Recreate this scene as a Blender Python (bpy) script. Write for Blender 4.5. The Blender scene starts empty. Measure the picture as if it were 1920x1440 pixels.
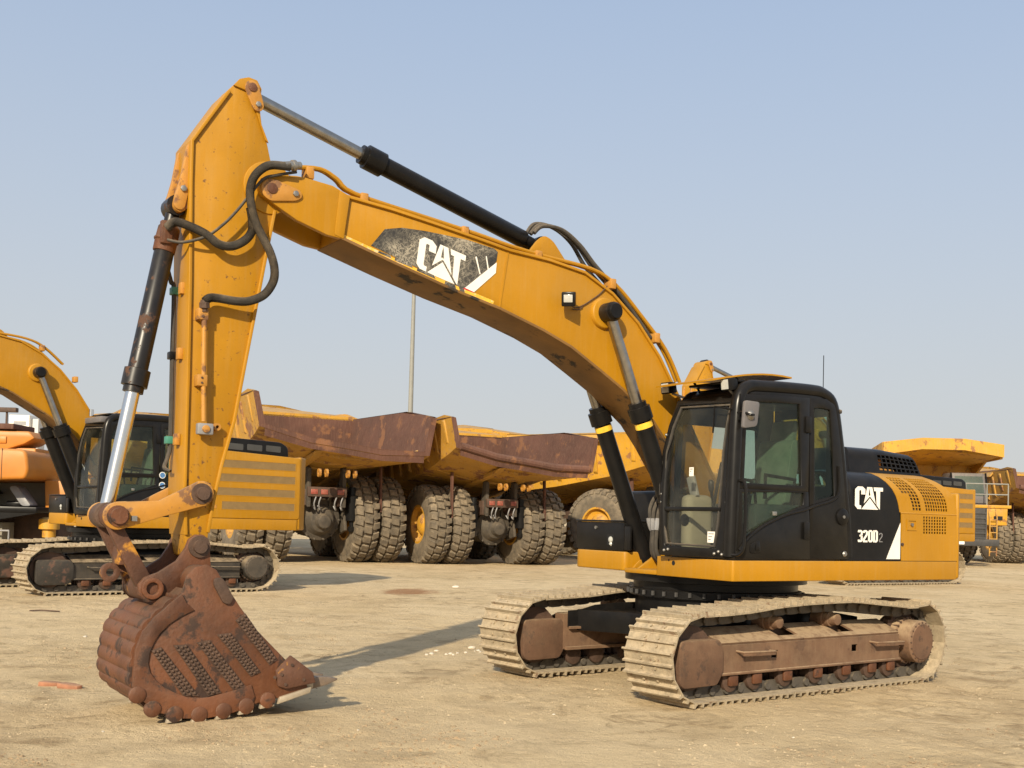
import bpy, bmesh, math, random
from mathutils import Vector, Matrix, noise
R = random.Random(11)
PI = math.pi
sc = bpy.context.scene
COL = sc.collection

# ------------------------------------------------------------------ camera
CAM_H, PITCH, ROLL = 1.58, .033, .0263
F_ = Vector((0, math.cos(PITCH), math.sin(PITCH))); R_ = Vector((1, 0, 0)); U_ = R_.cross(F_)
R2 = R_*math.cos(ROLL) + U_*math.sin(ROLL); U2 = U_*math.cos(ROLL) - R_*math.sin(ROLL)
cd = bpy.data.cameras.new('camera'); cam = bpy.data.objects.new('camera', cd); COL.objects.link(cam)
cam.matrix_world = Matrix(((R2.x, U2.x, -F_.x, 0), (R2.y, U2.y, -F_.y, 0), (R2.z, U2.z, -F_.z, CAM_H), (0, 0, 0, 1)))
cd.sensor_width = 36; cd.lens = 2144.4/1920*36; cd.shift_y = (905-720)/1920; cd.clip_end = 5000
sc.camera = cam

# ------------------------------------------------------------------ sky, sun, exposure
SUN_EL = math.radians(26)
trav = Vector((.24*math.cos(SUN_EL), .97*math.cos(SUN_EL), -math.sin(SUN_EL))).normalized()
w = bpy.data.worlds.new('World'); sc.world = w; w.use_nodes = True
nt = w.node_tree; bg = nt.nodes['Background']; sky = nt.nodes.new('ShaderNodeTexSky')
sky.sky_type = 'NISHITA'; sky.sun_disc = False; sky.sun_elevation = SUN_EL
sky.sun_rotation = math.atan2(-trav.x, -trav.y); sky.dust_density = 4.5; sky.air_density = 1.0; sky.ozone_density = 2.2; sky.altitude = 20
# dusty air: the clear sky fades into a pale haze towards the horizon, the same in every direction
wtc = nt.nodes.new('ShaderNodeTexCoord'); wsp = nt.nodes.new('ShaderNodeSeparateXYZ'); nt.links.new(wtc.outputs['Generated'], wsp.inputs[0])
def wmap(a, b, c, d):
    r = nt.nodes.new('ShaderNodeMapRange'); nt.links.new(wsp.outputs['Z'], r.inputs[0])
    for i, v in enumerate((a, b, c, d)): r.inputs[i+1].default_value = v
    return r.outputs[0]
hz = nt.nodes.new('ShaderNodeMix'); hz.data_type = 'RGBA'; nt.links.new(wmap(0, .42, 0, 1), hz.inputs[0]); hz.inputs[6].default_value = (5.6, 5.6, 5.3, 1); hz.inputs[7].default_value = (4.6, 5.6, 7.2, 1)
sx = nt.nodes.new('ShaderNodeMix'); sx.data_type = 'RGBA'; nt.links.new(wmap(0, .45, .97, .62), sx.inputs[0]); nt.links.new(sky.outputs[0], sx.inputs[6]); nt.links.new(hz.outputs[2], sx.inputs[7])
nt.links.new(sx.outputs[2], bg.inputs[0]); bg.inputs[1].default_value = .1
sl = bpy.data.lights.new('sun', 'SUN'); so = bpy.data.objects.new('sun', sl); COL.objects.link(so)
sl.energy = 5.0; sl.angle = math.radians(.9); sl.color = (1, .88, .67)
so.rotation_euler = trav.to_track_quat('-Z', 'Y').to_euler()
sc.view_settings.view_transform = 'Standard'; sc.view_settings.look = 'None'
sc.view_settings.exposure = .25; sc.view_settings.gamma = 1; sc.view_settings.use_curve_mapping = False
sc.render.engine = 'CYCLES'; sc.cycles.max_bounces = 8; sc.cycles.transparent_max_bounces = 12

# ------------------------------------------------------------------ materials
M = {}
def mat(name, col, rough=.5, metal=0., var=.12, vs=3., dust=0., dcol=(.42, .31, .19), rust=0., rcol=(.12, .045, .02), rs=9., bump=.0, bs=40., streak=0., spec=.5, up=.75, low=.12, wear=None):
    m = bpy.data.materials.new(name); m.use_nodes = True; n = m.node_tree.nodes; l = m.node_tree.links
    b = n['Principled BSDF']; b.inputs['Roughness'].default_value = rough; b.inputs['Metallic'].default_value = metal
    b.inputs['Specular IOR Level'].default_value = spec
    tc = n.new('ShaderNodeTexCoord'); oi = n.new('ShaderNodeObjectInfo'); ad = n.new('ShaderNodeVectorMath'); ad.operation = 'MULTIPLY_ADD'
    l.new(oi.outputs['Random'], ad.inputs[0]); ad.inputs[1].default_value = (37, 23, 51); l.new(tc.outputs['Object'], ad.inputs[2])
    P = ad.outputs[0]
    def nz(scale, det=5., ro=.6):
        t = n.new('ShaderNodeTexNoise'); t.inputs['Scale'].default_value = scale; t.inputs['Detail'].default_value = det; t.inputs['Roughness'].default_value = ro
        l.new(P, t.inputs['Vector']); return t.outputs['Fac']
    def mapr(x, a, b_, c, d):
        r = n.new('ShaderNodeMapRange'); l.new(x, r.inputs[0])
        for i, v in enumerate((a, b_, c, d)): r.inputs[i+1].default_value = v
        return r.outputs[0]
    def mix(fac, c1, c2):
        x = n.new('ShaderNodeMix'); x.data_type = 'RGBA'; l.new(fac, x.inputs[0])
        for s, c in ((x.inputs[6], c1), (x.inputs[7], c2)):
            if isinstance(c, tuple): s.default_value = (*c, 1)
            else: l.new(c, s)
        return x.outputs[2]
    c = mix(mapr(nz(vs), .3, .7, 0, 1), tuple(v*(1-var) for v in col), tuple(min(1, v*(1+var)) for v in col))
    rg = None
    if rust:
        rn = nz(rs, 8, .65)
        if wear:                                         # more chips towards the working end
            so_ = n.new('ShaderNodeSeparateXYZ'); l.new(tc.outputs['Object'], so_.inputs[0]); ma = n.new('ShaderNodeMath'); ma.operation = 'ADD'; l.new(rn, ma.inputs[0]); l.new(mapr(so_.outputs['Z'], wear[0], wear[1], wear[2], 0), ma.inputs[1]); rn = ma.outputs[0]
        f = mapr(rn, .62-.3*rust, .68-.3*rust, 0, 1); c = mix(f, c, rcol)
        rg = mapr(f, 0, 1, rough, .85)
    if streak:
        mp = n.new('ShaderNodeMapping'); mp.inputs['Scale'].default_value = (14, 14, 1.2); l.new(P, mp.inputs[0])
        t = n.new('ShaderNodeTexNoise'); t.inputs['Scale'].default_value = 2.; t.inputs['Detail'].default_value = 6; l.new(mp.outputs[0], t.inputs['Vector'])
        c = mix(mapr(t.outputs['Fac'], .48, .75, 0, streak), c, dcol)
    if dust:
        g = n.new('ShaderNodeNewGeometry'); sp = n.new('ShaderNodeSeparateXYZ'); l.new(g.outputs['Normal'], sp.inputs[0])
        u = mapr(sp.outputs['Z'], -.05, .95, low, up+.25)
        k = n.new('ShaderNodeMath'); k.operation = 'MULTIPLY'; l.new(u, k.inputs[0]); l.new(mapr(nz(vs*1.7+2, 7, .7), .32, .62, .15, 1), k.inputs[1])
        k2 = n.new('ShaderNodeMath'); k2.operation = 'MULTIPLY'; k2.use_clamp = True; l.new(k.outputs[0], k2.inputs[0]); k2.inputs[1].default_value = dust
        c = mix(k2.outputs[0], c, dcol)
        r2 = n.new('ShaderNodeMix'); l.new(k2.outputs[0], r2.inputs[0]); r2.inputs[3].default_value = .9
        if rg: l.new(rg, r2.inputs[2])
        else: r2.inputs[2].default_value = rough
        rg = r2.outputs[0]
    l.new(c, b.inputs['Base Color'])
    if rg: l.new(rg, b.inputs['Roughness'])
    if bump:
        bp = n.new('ShaderNodeBump'); bp.inputs['Strength'].default_value = min(1, bump*10); bp.inputs['Distance'].default_value = .02 if bump < .5 else .05
        l.new(nz(bs, 6, .6), bp.inputs['Height']); l.new(bp.outputs[0], b.inputs['Normal'])
    M[name] = m; return m
YEL = (.385, .178, .004)
mat('yellow', YEL, .42, var=.10, vs=1.2, spec=.3, dust=.5, low=.05, streak=.14, dcol=(.44, .27, .10), bump=.004, bs=25)
mat('yellow_stick', YEL, .45, var=.11, vs=1.3, spec=.3, low=.06, streak=.16, dust=.45, dcol=(.44, .27, .10), rust=.05, rcol=(.12, .055, .02), rs=18, wear=(1.3, 2.4, .065), bump=.004, bs=25)
mat('rust_yellow', (.085, .034, .017), .65, var=.4, vs=4, dust=.3, dcol=(.2, .12, .07), rust=.13, rcol=(.50, .22, .02), rs=4, bump=.03, bs=35)
mat('grimy_shaded_yellow', (.17, .085, .02), .7, var=.3, vs=2, dust=0, rust=.2, rcol=(.03, .022, .015), rs=3.5, bump=.01, bs=30)  # darker base paints in the shade under the boom; blackish patches are grime
mat('yellow_worn', (.42, .185, .018), .55, var=.14, vs=4, dust=.5, rust=.3, rcol=(.17, .075, .03), rs=7, bump=.01, bs=30)
mat('yellow_far', (.50, .25, .012), .5, var=.15, vs=1.1, dust=.5, rust=.2, rcol=(.26, .11, .03), rs=2.5, streak=.25)
mat('bed_yellow', (.42, .215, .018), .6, var=.2, vs=.8, dust=.6, rust=.27, rcol=(.2, .08, .03), rs=1.8, streak=.4, bump=.02, bs=6)
mat('orange', (.50, .175, .014), .45, var=.12, vs=1.4, dust=.4)
mat('black', (.007, .007, .0075), .30, var=.3, vs=4, dust=.03, up=.9, low=.25, spec=.18, bump=.003, bs=60)
mat('black_cyl', (.009, .008, .008), .34, var=.3, vs=5, dust=.05, spec=.4, rust=.23, rcol=(.075, .035, .02), rs=8)
mat('black_cab', (.007, .0067, .0067), .28, var=.3, vs=5, dust=.035, up=.7, low=.2, spec=.25)
mat('rubber', (.028, .026, .024), .75, var=.2, vs=8, dust=.45)
mat('axle', (.045, .038, .03), .75, var=.35, vs=3, dust=.6, dcol=(.24, .18, .115), low=.25, bump=.04, bs=12, rust=.2, rcol=(.03, .026, .022), rs=4)
mat('tyre', (.062, .052, .040), .85, var=.3, vs=1.6, dust=1.0, dcol=(.31, .24, .155), low=.42, bump=.03, bs=10)
mat('rust', (.105, .036, .013), .58, var=.6, vs=2.0, dust=.5, dcol=(.16, .105, .065), low=.0, rust=.27, rcol=(.036, .018, .012), rs=4, streak=.12, bump=.03, bs=35)
mat('rust_guard', (.105, .052, .028), .8, var=.3, vs=4, dust=.8, dcol=(.30, .20, .115), low=.10, bump=.02, bs=40, rust=.15, rcol=(.06, .032, .02), rs=6)
mat('rust_dark', (.066, .036, .023), .7, var=.35, vs=6, dust=.35, dcol=(.2, .13, .085), bump=.03, bs=40)
mat('rust_bed', (.092, .038, .024), .85, var=.35, vs=.7, dust=.4, dcol=(.21, .12, .08), rust=.2, rcol=(.2, .085, .035), rs=1.3, streak=.35, bump=.05, bs=4)
mat('rust_frame', (.125, .064, .034), .8, var=.22, vs=4, dust=1.05, dcol=(.37, .26, .155), up=1., low=.10, bump=.02, bs=50, streak=.08, rust=.15, rcol=(.075, .035, .02), rs=5)
mat('shoe', (.25, .20, .13), .7, .0, var=.25, vs=7, dust=1.0, dcol=(.56, .44, .285), up=.6, low=.25, bump=.05, bs=35, rust=.12, rcol=(.12, .06, .03), rs=9)
mat('link', (.075, .066, .055), .65, .2, var=.3, vs=9, dust=.6, dcol=(.30, .23, .15), bump=.03, bs=40)
mat('worn_dark', (.16, .12, .09), .5, .3, var=.3, vs=9, dust=.3)
mat('worn_steel', (.38, .315, .23), .5, .3, var=.2, vs=9, dust=.3)
mat('black_frame', (.02, .018, .016), .6, var=.3, vs=4, dust=.9, dcol=(.36, .27, .17), up=.9, low=.06)
mat('black_guard', (.022, .02, .018), .5, var=.3, vs=4, dust=.3, rust=.3, rcol=(.10, .05, .035), rs=5)
mat('dark_grey', (.045, .045, .046), .5, .1, var=.2, vs=4, dust=.25)
mat('chrome', (.72, .71, .69), .16, 1., var=.06, vs=6, dust=.12, up=.4)
mat('rod_dull', (.36, .34, .31), .3, 1., var=.2, vs=9, dust=.35, dcol=(.3, .24, .16))
mat('steel', (.30, .29, .27), .45, .8, var=.2, vs=10, dust=.2)
mat('white', (.80, .76, .68), .5, var=.05, vs=8)
mat('white_paint', (.78, .74, .66), .5, var=.08, vs=6)
mat('red', (.55, .03, .03), .4, var=.1)
mat('lamp_red', (.24, .028, .024), .35, var=.3, vs=8, dust=.5, low=.5)
mat('lens', (.42, .42, .39), .15, .0, var=.1, vs=20)
mat('dark', (.006, .006, .006), .8, var=.2)
mat('interior', (.05, .05, .048), .7, var=.2)
mat('seat', (.20, .19, .15), .9, var=.15, vs=12)
mat('beige_trim', (.24, .215, .165), .8, var=.1)
mat('label_yellow', (.75, .48, .03), .6, var=.05)
mat('tape', (.8, .5, .05), .25, var=.25, vs=14)
mat('grey_metal', (.25, .25, .26), .55, .2, var=.15, vs=6, dust=.4)
mat('mirror_grey', (.115, .11, .115), .5, var=.12, vs=6, dust=.3)
mat('concrete', (.55, .54, .51), .8, var=.08, vs=.6)
mat('engine', (.085, .05, .018), .7, var=.3, vs=8)
mat('pole', (.23, .225, .20), .6, var=.1, vs=2)
mat('vent_mesh', (.20, .125, .045), .7, var=.12, vs=8)
mat('clod', (.30, .21, .12), .95, var=.3, vs=12)
mat('gravel_stone', (.40, .315, .20), .9, var=.3, vs=12)
mat('stone', (.62, .55, .44), .85, var=.2, vs=12, bump=.05, bs=30)
mat('terracotta', (.33, .145, .08), .8, var=.2, vs=10, dust=.4, bump=.04, bs=30)
mat('tape_worn', (.75, .42, .04), .5, var=.15, vs=14, rust=.3, rcol=(.7, .5, .25), rs=22)
mat('sticker_blue', (.08, .2, .42), .4, var=.3, vs=30)
mat('green_clip', (.05, .22, .16), .5)
mat('paint_yellow', (.7, .5, .03), .6)

def glass(name, tint, gl=.6):
    m = bpy.data.materials.new(name); m.use_nodes = True; n = m.node_tree.nodes; l = m.node_tree.links
    out = n['Material Output']; n.remove(n['Principled BSDF'])
    t = n.new('ShaderNodeBsdfTransparent'); t.inputs[0].default_value = (*tint, 1)
    g = n.new('ShaderNodeBsdfGlossy'); g.inputs[0].default_value = (1, 1, 1, 1); g.inputs[1].default_value = .02
    d = n.new('ShaderNodeBsdfDiffuse'); d.inputs[0].default_value = (.40, .36, .28, 1)
    lw = n.new('ShaderNodeLayerWeight'); lw.inputs[0].default_value = .5
    f = n.new('ShaderNodeMath'); f.operation = 'POWER'; l.new(lw.outputs['Facing'], f.inputs[0]); f.inputs[1].default_value = 5.
    s = n.new('ShaderNodeMath'); s.operation = 'MULTIPLY_ADD'; s.inputs[1].default_value = gl; s.inputs[2].default_value = .022; l.new(f.outputs[0], s.inputs[0])
    tc = n.new('ShaderNodeTexCoord'); tn = n.new('ShaderNodeTexNoise'); tn.inputs['Scale'].default_value = 2.2; tn.inputs['Detail'].default_value = 6
    l.new(tc.outputs['Object'], tn.inputs[0]); mr = n.new('ShaderNodeMapRange'); l.new(tn.outputs[0], mr.inputs[0])
    for i, v in enumerate((.35, .75, .0, .06)): mr.inputs[i+1].default_value = v
    m1 = n.new('ShaderNodeMixShader'); l.new(mr.outputs[0], m1.inputs[0]); l.new(t.outputs[0], m1.inputs[1]); l.new(d.outputs[0], m1.inputs[2])
    m2 = n.new('ShaderNodeMixShader'); l.new(s.outputs[0], m2.inputs[0]); l.new(m1.outputs[0], m2.inputs[1]); l.new(g.outputs[0], m2.inputs[2])
    l.new(m2.outputs[0], out.inputs[0]); M[name] = m
glass('glass_clear', (.88, .89, .84)); glass('glass_tint', (.66, .77, .71))

def decal_black():
    m = mat('decal_black', (.018, .017, .016), .45, var=.4, vs=4, dust=.0)
    n = m.node_tree.nodes; l = m.node_tree.links; b = n['Principled BSDF']
    tc = n.new('ShaderNodeTexCoord'); mx = b.inputs['Base Color'].links[0].from_socket
    tot = None
    for rot, sc_ in ((.5, 9), (1.3, 12), (2.3, 7), (-.4, 15)):
        mp = n.new('ShaderNodeMapping'); mp.inputs['Rotation'].default_value = (0, rot, 0); l.new(tc.outputs['Object'], mp.inputs[0])
        mp2 = n.new('ShaderNodeMapping'); mp2.inputs['Scale'].default_value = (1.4, 1, sc_); l.new(mp.outputs[0], mp2.inputs[0])
        t = n.new('ShaderNodeTexNoise'); t.inputs['Scale'].default_value = 3.; t.inputs['Detail'].default_value = 5; l.new(mp2.outputs[0], t.inputs['Vector'])
        s = n.new('ShaderNodeMath'); s.operation = 'SUBTRACT'; l.new(t.outputs[0], s.inputs[0]); s.inputs[1].default_value = .5
        a = n.new('ShaderNodeMath'); a.operation = 'ABSOLUTE'; l.new(s.outputs[0], a.inputs[0])
        r = n.new('ShaderNodeMapRange'); l.new(a.outputs[0], r.inputs[0])
        for i, v in enumerate((0, .020, .9, 0)): r.inputs[i+1].default_value = v
        if tot is None: tot = r.outputs[0]
        else:
            q = n.new('ShaderNodeMath'); q.operation = 'MAXIMUM'; l.new(tot, q.inputs[0]); l.new(r.outputs[0], q.inputs[1]); tot = q.outputs[0]
    big = n.new('ShaderNodeTexNoise'); big.inputs['Scale'].default_value = 3.5; big.inputs['Detail'].default_value = 4; l.new(tc.outputs['Object'], big.inputs['Vector'])
    br = n.new('ShaderNodeMapRange'); l.new(big.outputs[0], br.inputs[0])
    for i, v in enumerate((.36, .62, .08, .95)): br.inputs[i+1].default_value = v
    k = n.new('ShaderNodeMath'); k.operation = 'MULTIPLY'; l.new(tot, k.inputs[0]); l.new(br.outputs[0], k.inputs[1])
    k3 = n.new('ShaderNodeMath'); k3.operation = 'MULTIPLY_ADD'; l.new(br.outputs[0], k3.inputs[0]); k3.inputs[1].default_value = .20; l.new(k.outputs[0], k3.inputs[2]); k3.use_clamp = True
    x = n.new('ShaderNodeMix'); x.data_type = 'RGBA'; l.new(k3.outputs[0], x.inputs[0]); l.new(mx, x.inputs[6]); x.inputs[7].default_value = (.42, .37, .28, 1)
    l.new(x.outputs[2], b.inputs['Base Color'])
decal_black()

# ------------------------------------------------------------------ geometry helpers
def ctr(path, n=6, closed=False):                       # Catmull-Rom resample
    P = [Vector(p) for p in path]; o = []
    for i in range(len(P)-1):
        a, b, c, d = P[max(i-1, 0)], P[i], P[i+1], P[min(i+2, len(P)-1)]
        for k in range(n):
            t = k/n; o.append(.5*((2*b)+(c-a)*t+(2*a-5*b+4*c-d)*t*t+(3*b-a-3*c+d)*t**3))
    o.append(P[-1]); return o
def rnd(pts, r, seg=3):                                  # round the corners of a 2D polygon
    o = []; n = len(pts)
    for i in range(n):
        p = Vector(pts[i]); a = Vector(pts[i-1]); b = Vector(pts[(i+1) % n])
        da, db = (a-p), (b-p); k = min(r, da.length*.45, db.length*.45)
        A = p+da.normalized()*k; B = p+db.normalized()*k
        for j in range(seg+1):
            t = j/seg; o.append(tuple(A*(1-t)**2+p*2*t*(1-t)+B*t*t))
    return o
def circ(cx, cz, r, n=16, a0=0., a1=2*PI): return [(cx+r*math.cos(a0+(a1-a0)*i/n), cz+r*math.sin(a0+(a1-a0)*i/n)) for i in range(n)]
def capsule(p, q, r0, r1, n=8):
    p, q = Vector(p), Vector(q); d = (q-p).normalized(); a = math.atan2(d.y, d.x)
    return [(p.x+r0*math.cos(a+PI/2+PI*i/n), p.y+r0*math.sin(a+PI/2+PI*i/n)) for i in range(n+1)] + [(q.x+r1*math.cos(a-PI/2+PI*i/n), q.y+r1*math.sin(a-PI/2+PI*i/n)) for i in range(n+1)]
class G:
    def __init__(s): s.v = []; s.f = []
    def add(s, v, f):
        k = len(s.v); s.v += [tuple(p) for p in v]; s.f += [tuple(i+k for i in q) for q in f]; return s
    @staticmethod
    def ax(p, t, ax):
        return {'y': (p[0], t, p[1]), 'x': (t, p[0], p[1]), 'z': (p[0], p[1], t)}[ax]
    def prism(s, pts, a, b, ax='y'):
        n = len(pts); v = [s.ax(p, a, ax) for p in pts]+[s.ax(p, b, ax) for p in pts]
        return s.add(v, [tuple(range(n)), tuple(range(2*n-1, n-1, -1))]+[(i, (i+1) % n, n+(i+1) % n, n+i) for i in range(n)])
    def box(s, x0, x1, y0, y1, z0, z1): return s.prism([(x0, z0), (x1, z0), (x1, z1), (x0, z1)], y0, y1)
    def ring(s, o, i, a, b, ax='y'):
        n = len(o); v = [s.ax(p, a, ax) for p in o]+[s.ax(p, a, ax) for p in i]+[s.ax(p, b, ax) for p in o]+[s.ax(p, b, ax) for p in i]; f = []
        for k in range(n):
            j = (k+1) % n
            f += [(k, j, n+j, n+k), (2*n+k, 3*n+k, 3*n+j, 2*n+j), (k, 2*n+k, 2*n+j, j), (n+k, n+j, 3*n+j, 3*n+k)]
        return s.add(v, f)
    def lathe(s, p0, p1, prof, n=20, caps=True):         # prof: (distance, radius) along p0->p1 (distance in fractions if p1 given)
        p0, p1 = Vector(p0), Vector(p1); d = p1-p0; L = d.length; d.normalize()
        u = d.orthogonal().normalized(); w_ = d.cross(u); v = []; f = []
        for t, r in prof:
            c = p0+d*(t*L)
            v += [c+u*(r*math.cos(2*PI*k/n))+w_*(r*math.sin(2*PI*k/n)) for k in range(n)]
        m = len(prof)
        for i in range(m-1):
            f += [(i*n+k, i*n+(k+1) % n, (i+1)*n+(k+1) % n, (i+1)*n+k) for k in range(n)]
        if caps: f += [tuple(range(n-1, -1, -1)), tuple(range((m-1)*n, m*n))]
        return s.add(v, f)
    def cyl(s, p0, p1, r, r1=None, n=16): return s.lathe(p0, p1, [(0, r), (1, r if r1 is None else r1)], n)
    def tube(s, path, r, n=8, rr=None):
        P = [Vector(p) for p in path]; v = []; f = []; N = None
        for i, p in enumerate(P):
            t = (P[min(i+1, len(P)-1)]-P[max(i-1, 0)]).normalized()
            if N is None: N = t.orthogonal().normalized()
            N = (N-t*N.dot(t)).normalized(); Bn = t.cross(N); q = rr(i) if rr else r
            v += [p+N*(q*math.cos(2*PI*k/n))+Bn*(q*math.sin(2*PI*k/n)) for k in range(n)]
        for i in range(len(P)-1): f += [(i*n+k, i*n+(k+1) % n, (i+1)*n+(k+1) % n, (i+1)*n+k) for k in range(n)]
        f += [tuple(range(n-1, -1, -1)), tuple(range((len(P)-1)*n, len(P)*n))]
        return s.add(v, f)
    def strip(s, pts, t, y0, y1):                        # plate of thickness t following a polyline in xz
        P = [Vector(p) for p in pts]; q = []; P2 = []
        for i, p in enumerate(P):
            d = (P[min(i+1, len(P)-1)]-P[max(i-1, 0)]).normalized(); q.append(p+Vector((-d.y, d.x))*t); P2.append(p-Vector((-d.y, d.x))*.004)
        return s.prism([tuple(p) for p in P2]+[tuple(p) for p in reversed(q)], y0, y1)
    def sheet(s, us, ws, fn, holes=(), thick=0.):        # surface with rectangular openings; holes = set of cells (i, j)
        nu, nw = len(us), len(ws); v = [Vector(fn(u, w_)) for w_ in ws for u in us]; idx = lambda i, j: j*nu+i
        cells = [(i, j) for j in range(nw-1) for i in range(nu-1) if (i, j) not in holes]
        bm = bmesh.new(); bv = [bm.verts.new(p) for p in v]
        for i, j in cells: bm.faces.new((bv[idx(i, j)], bv[idx(i+1, j)], bv[idx(i+1, j+1)], bv[idx(i, j+1)]))
        bmesh.ops.delete(bm, geom=[q for q in bm.verts if not q.link_faces], context='VERTS')
        bm.normal_update()
        if thick: bmesh.ops.solidify(bm, geom=bm.faces[:], thickness=thick)
        bm.verts.index_update()
        s.add([q.co for q in bm.verts], [[q.index for q in f_.verts] for f_ in bm.faces]); bm.free(); return s
    def xf(s, mtx): s.v = [tuple(mtx @ Vector(p)) for p in s.v]; return s
    def mesh(s, name, bevel=0, seg=2, angle=38):
        me = bpy.data.meshes.new(name); bm = bmesh.new(); vs = [bm.verts.new(p) for p in s.v]
        for q in s.f:
            try: bm.faces.new([vs[i] for i in q])
            except ValueError: pass
        bmesh.ops.recalc_face_normals(bm, faces=bm.faces[:])
        if bevel:
            ed = [e for e in bm.edges if len(e.link_faces) == 2 and e.calc_face_angle(0) > .5]
            bmesh.ops.bevel(bm, geom=ed, offset=bevel, segments=seg, affect='EDGES', profile=.5, clamp_overlap=True)
        bm.to_mesh(me); bm.free()
        for p in me.polygons: p.use_smooth = True
        me.set_sharp_from_angle(angle=math.radians(angle)); return me
    def out(s, name, m, parent=None, bevel=0, seg=2, angle=38, label=None):
        me = s.mesh(name, bevel, seg, angle); me.materials.append(M[m]); o = bpy.data.objects.new(name, me); COL.objects.link(o); o.parent = parent
        if label: o['label'] = label
        return o
def inst(name, me, parent, loc=(0, 0, 0), rot=(0, 0, 0), scale=None):
    o = bpy.data.objects.new(name, me); COL.objects.link(o); o.parent = parent; o.location = loc; o.rotation_euler = rot
    if scale: o.scale = scale
    return o
def tag(o, label, cat, group=None):
    o['label'] = label; o['category'] = cat
    if group: o['group'] = group
    return o
def thing(name, label, cat, loc=(0, 0, 0), rz=0, s=1., group=None):
    o = bpy.data.objects.new(name, None); COL.objects.link(o); o.location = loc; o.rotation_euler = (0, 0, rz); o.scale = (s, s, s)
    return tag(o, label, cat, group)

# lettering: polygons in a box 1 high, y up
def stroke(pts, wd):
    P = [Vector(p) for p in pts]; l, r = [], []
    for i, p in enumerate(P):
        d0 = (P[i]-P[i-1]).normalized() if i else (P[1]-P[0]).normalized(); d1 = (P[i+1]-P[i]).normalized() if i < len(P)-1 else d0
        nn = (Vector((-d0.y, d0.x))+Vector((-d1.y, d1.x))).normalized(); k = wd/2/max(.5, nn.dot(Vector((-d0.y, d0.x))))
        l.append(p+nn*k); r.append(p-nn*k)
    return [[tuple(l[i]), tuple(l[i+1]), tuple(r[i+1]), tuple(r[i])] for i in range(len(P)-1)]
CATL = stroke([(.335, .66), (.335, .86), (.27, .925), (.15, .925), (.085, .85), (.085, .17), (.15, .085), (.25, .085)], .165) + [
    [(.50, 1), (.575, 1), (.555, .62), (.585, .555), (.37, .27)], [(.575, 1), (.70, 1), (.86, .24), (.645, .54), (.635, .62), (.60, .86)],
    [(.555, .62), (.635, .62), (.645, .54), (.61, .575), (.585, .555)],
    [(.27, 0), (.96, 0), (.61, .50)],
    [(.76, 1), (1.15, 1), (1.15, .83), (1.03, .83), (1.03, .01), (.99, .05), (.895, .20), (.87, .83), (.79, .83)]]
DIG = {'3': stroke([(.07, .80), (.09, .92), (.25, .92), (.34, .85), (.34, .62), (.25, .53), (.15, .53)], .15)+stroke([(.25, .53), (.34, .45), (.34, .15), (.25, .08), (.09, .08), (.07, .2)], .15),
       '2': stroke([(.08, .76), (.08, .88), (.16, .92), (.26, .92), (.34, .85), (.34, .62), (.08, .24), (.08, .07), (.40, .07)], .15),
       '0': stroke([(.08, .5), (.08, .14), (.15, .075), (.27, .075), (.34, .14), (.34, .86), (.27, .925), (.15, .925), (.08, .86), (.08, .5)], .15),
       'D': stroke([(.08, .0), (.08, 1.)], .15)+stroke([(.1, .93), (.26, .93), (.34, .84), (.34, .16), (.26, .07), (.1, .07)], .15),
       'J': stroke([(.32, 1), (.32, .18), (.25, .08), (.15, .08), (.08, .18), (.08, .3)], .15),
       'H': stroke([(.08, 0), (.08, 1)], .15)+stroke([(.34, 0), (.34, 1)], .15)+stroke([(.08, .5), (.34, .5)], .15),
       'N': stroke([(.08, 0), (.08, 1), (.34, 0), (.34, 1)], .13), 'U': stroke([(.08, 1), (.08, .15), (.15, .07), (.27, .07), (.34, .15), (.34, 1)], .14),
       '4': stroke([(.28, 0), (.28, 1), (.05, .3), (.42, .3)], .13), '1': stroke([(.12, .8), (.22, .95), (.22, 0)], .14),
       '7': stroke([(.05, .93), (.36, .93), (.16, 0)], .14), '9': stroke([(.34, .5), (.12, .5), (.08, .6), (.08, .86), (.15, .93), (.27, .93), (.34, .86), (.34, .14), (.27, .07), (.1, .07)], .14),
       'E': stroke([(.08, 0), (.08, 1)], .15)+stroke([(.08, .93), (.38, .93)], .14)+stroke([(.08, .5), (.34, .5)], .14)+stroke([(.08, .07), (.38, .07)], .14),
       'C': stroke([(.36, .72), (.34, .86), (.27, .925), (.15, .925), (.08, .86), (.08, .14), (.15, .075), (.27, .075), (.34, .14), (.36, .28)], .15)}
def word(txt, adv=.46):
    o = []
    for i, ch in enumerate(txt): o += [[(p[0]+i*adv, p[1]) for p in q] for q in DIG[ch]]
    return o
def decal(name, polys, fn, m, parent, th, ax='y', y=0.):
    g = G()
    for q in polys: g.prism([fn(*p) for p in q], y, y+th, ax)
    return g.out(name, m, parent)
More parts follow.
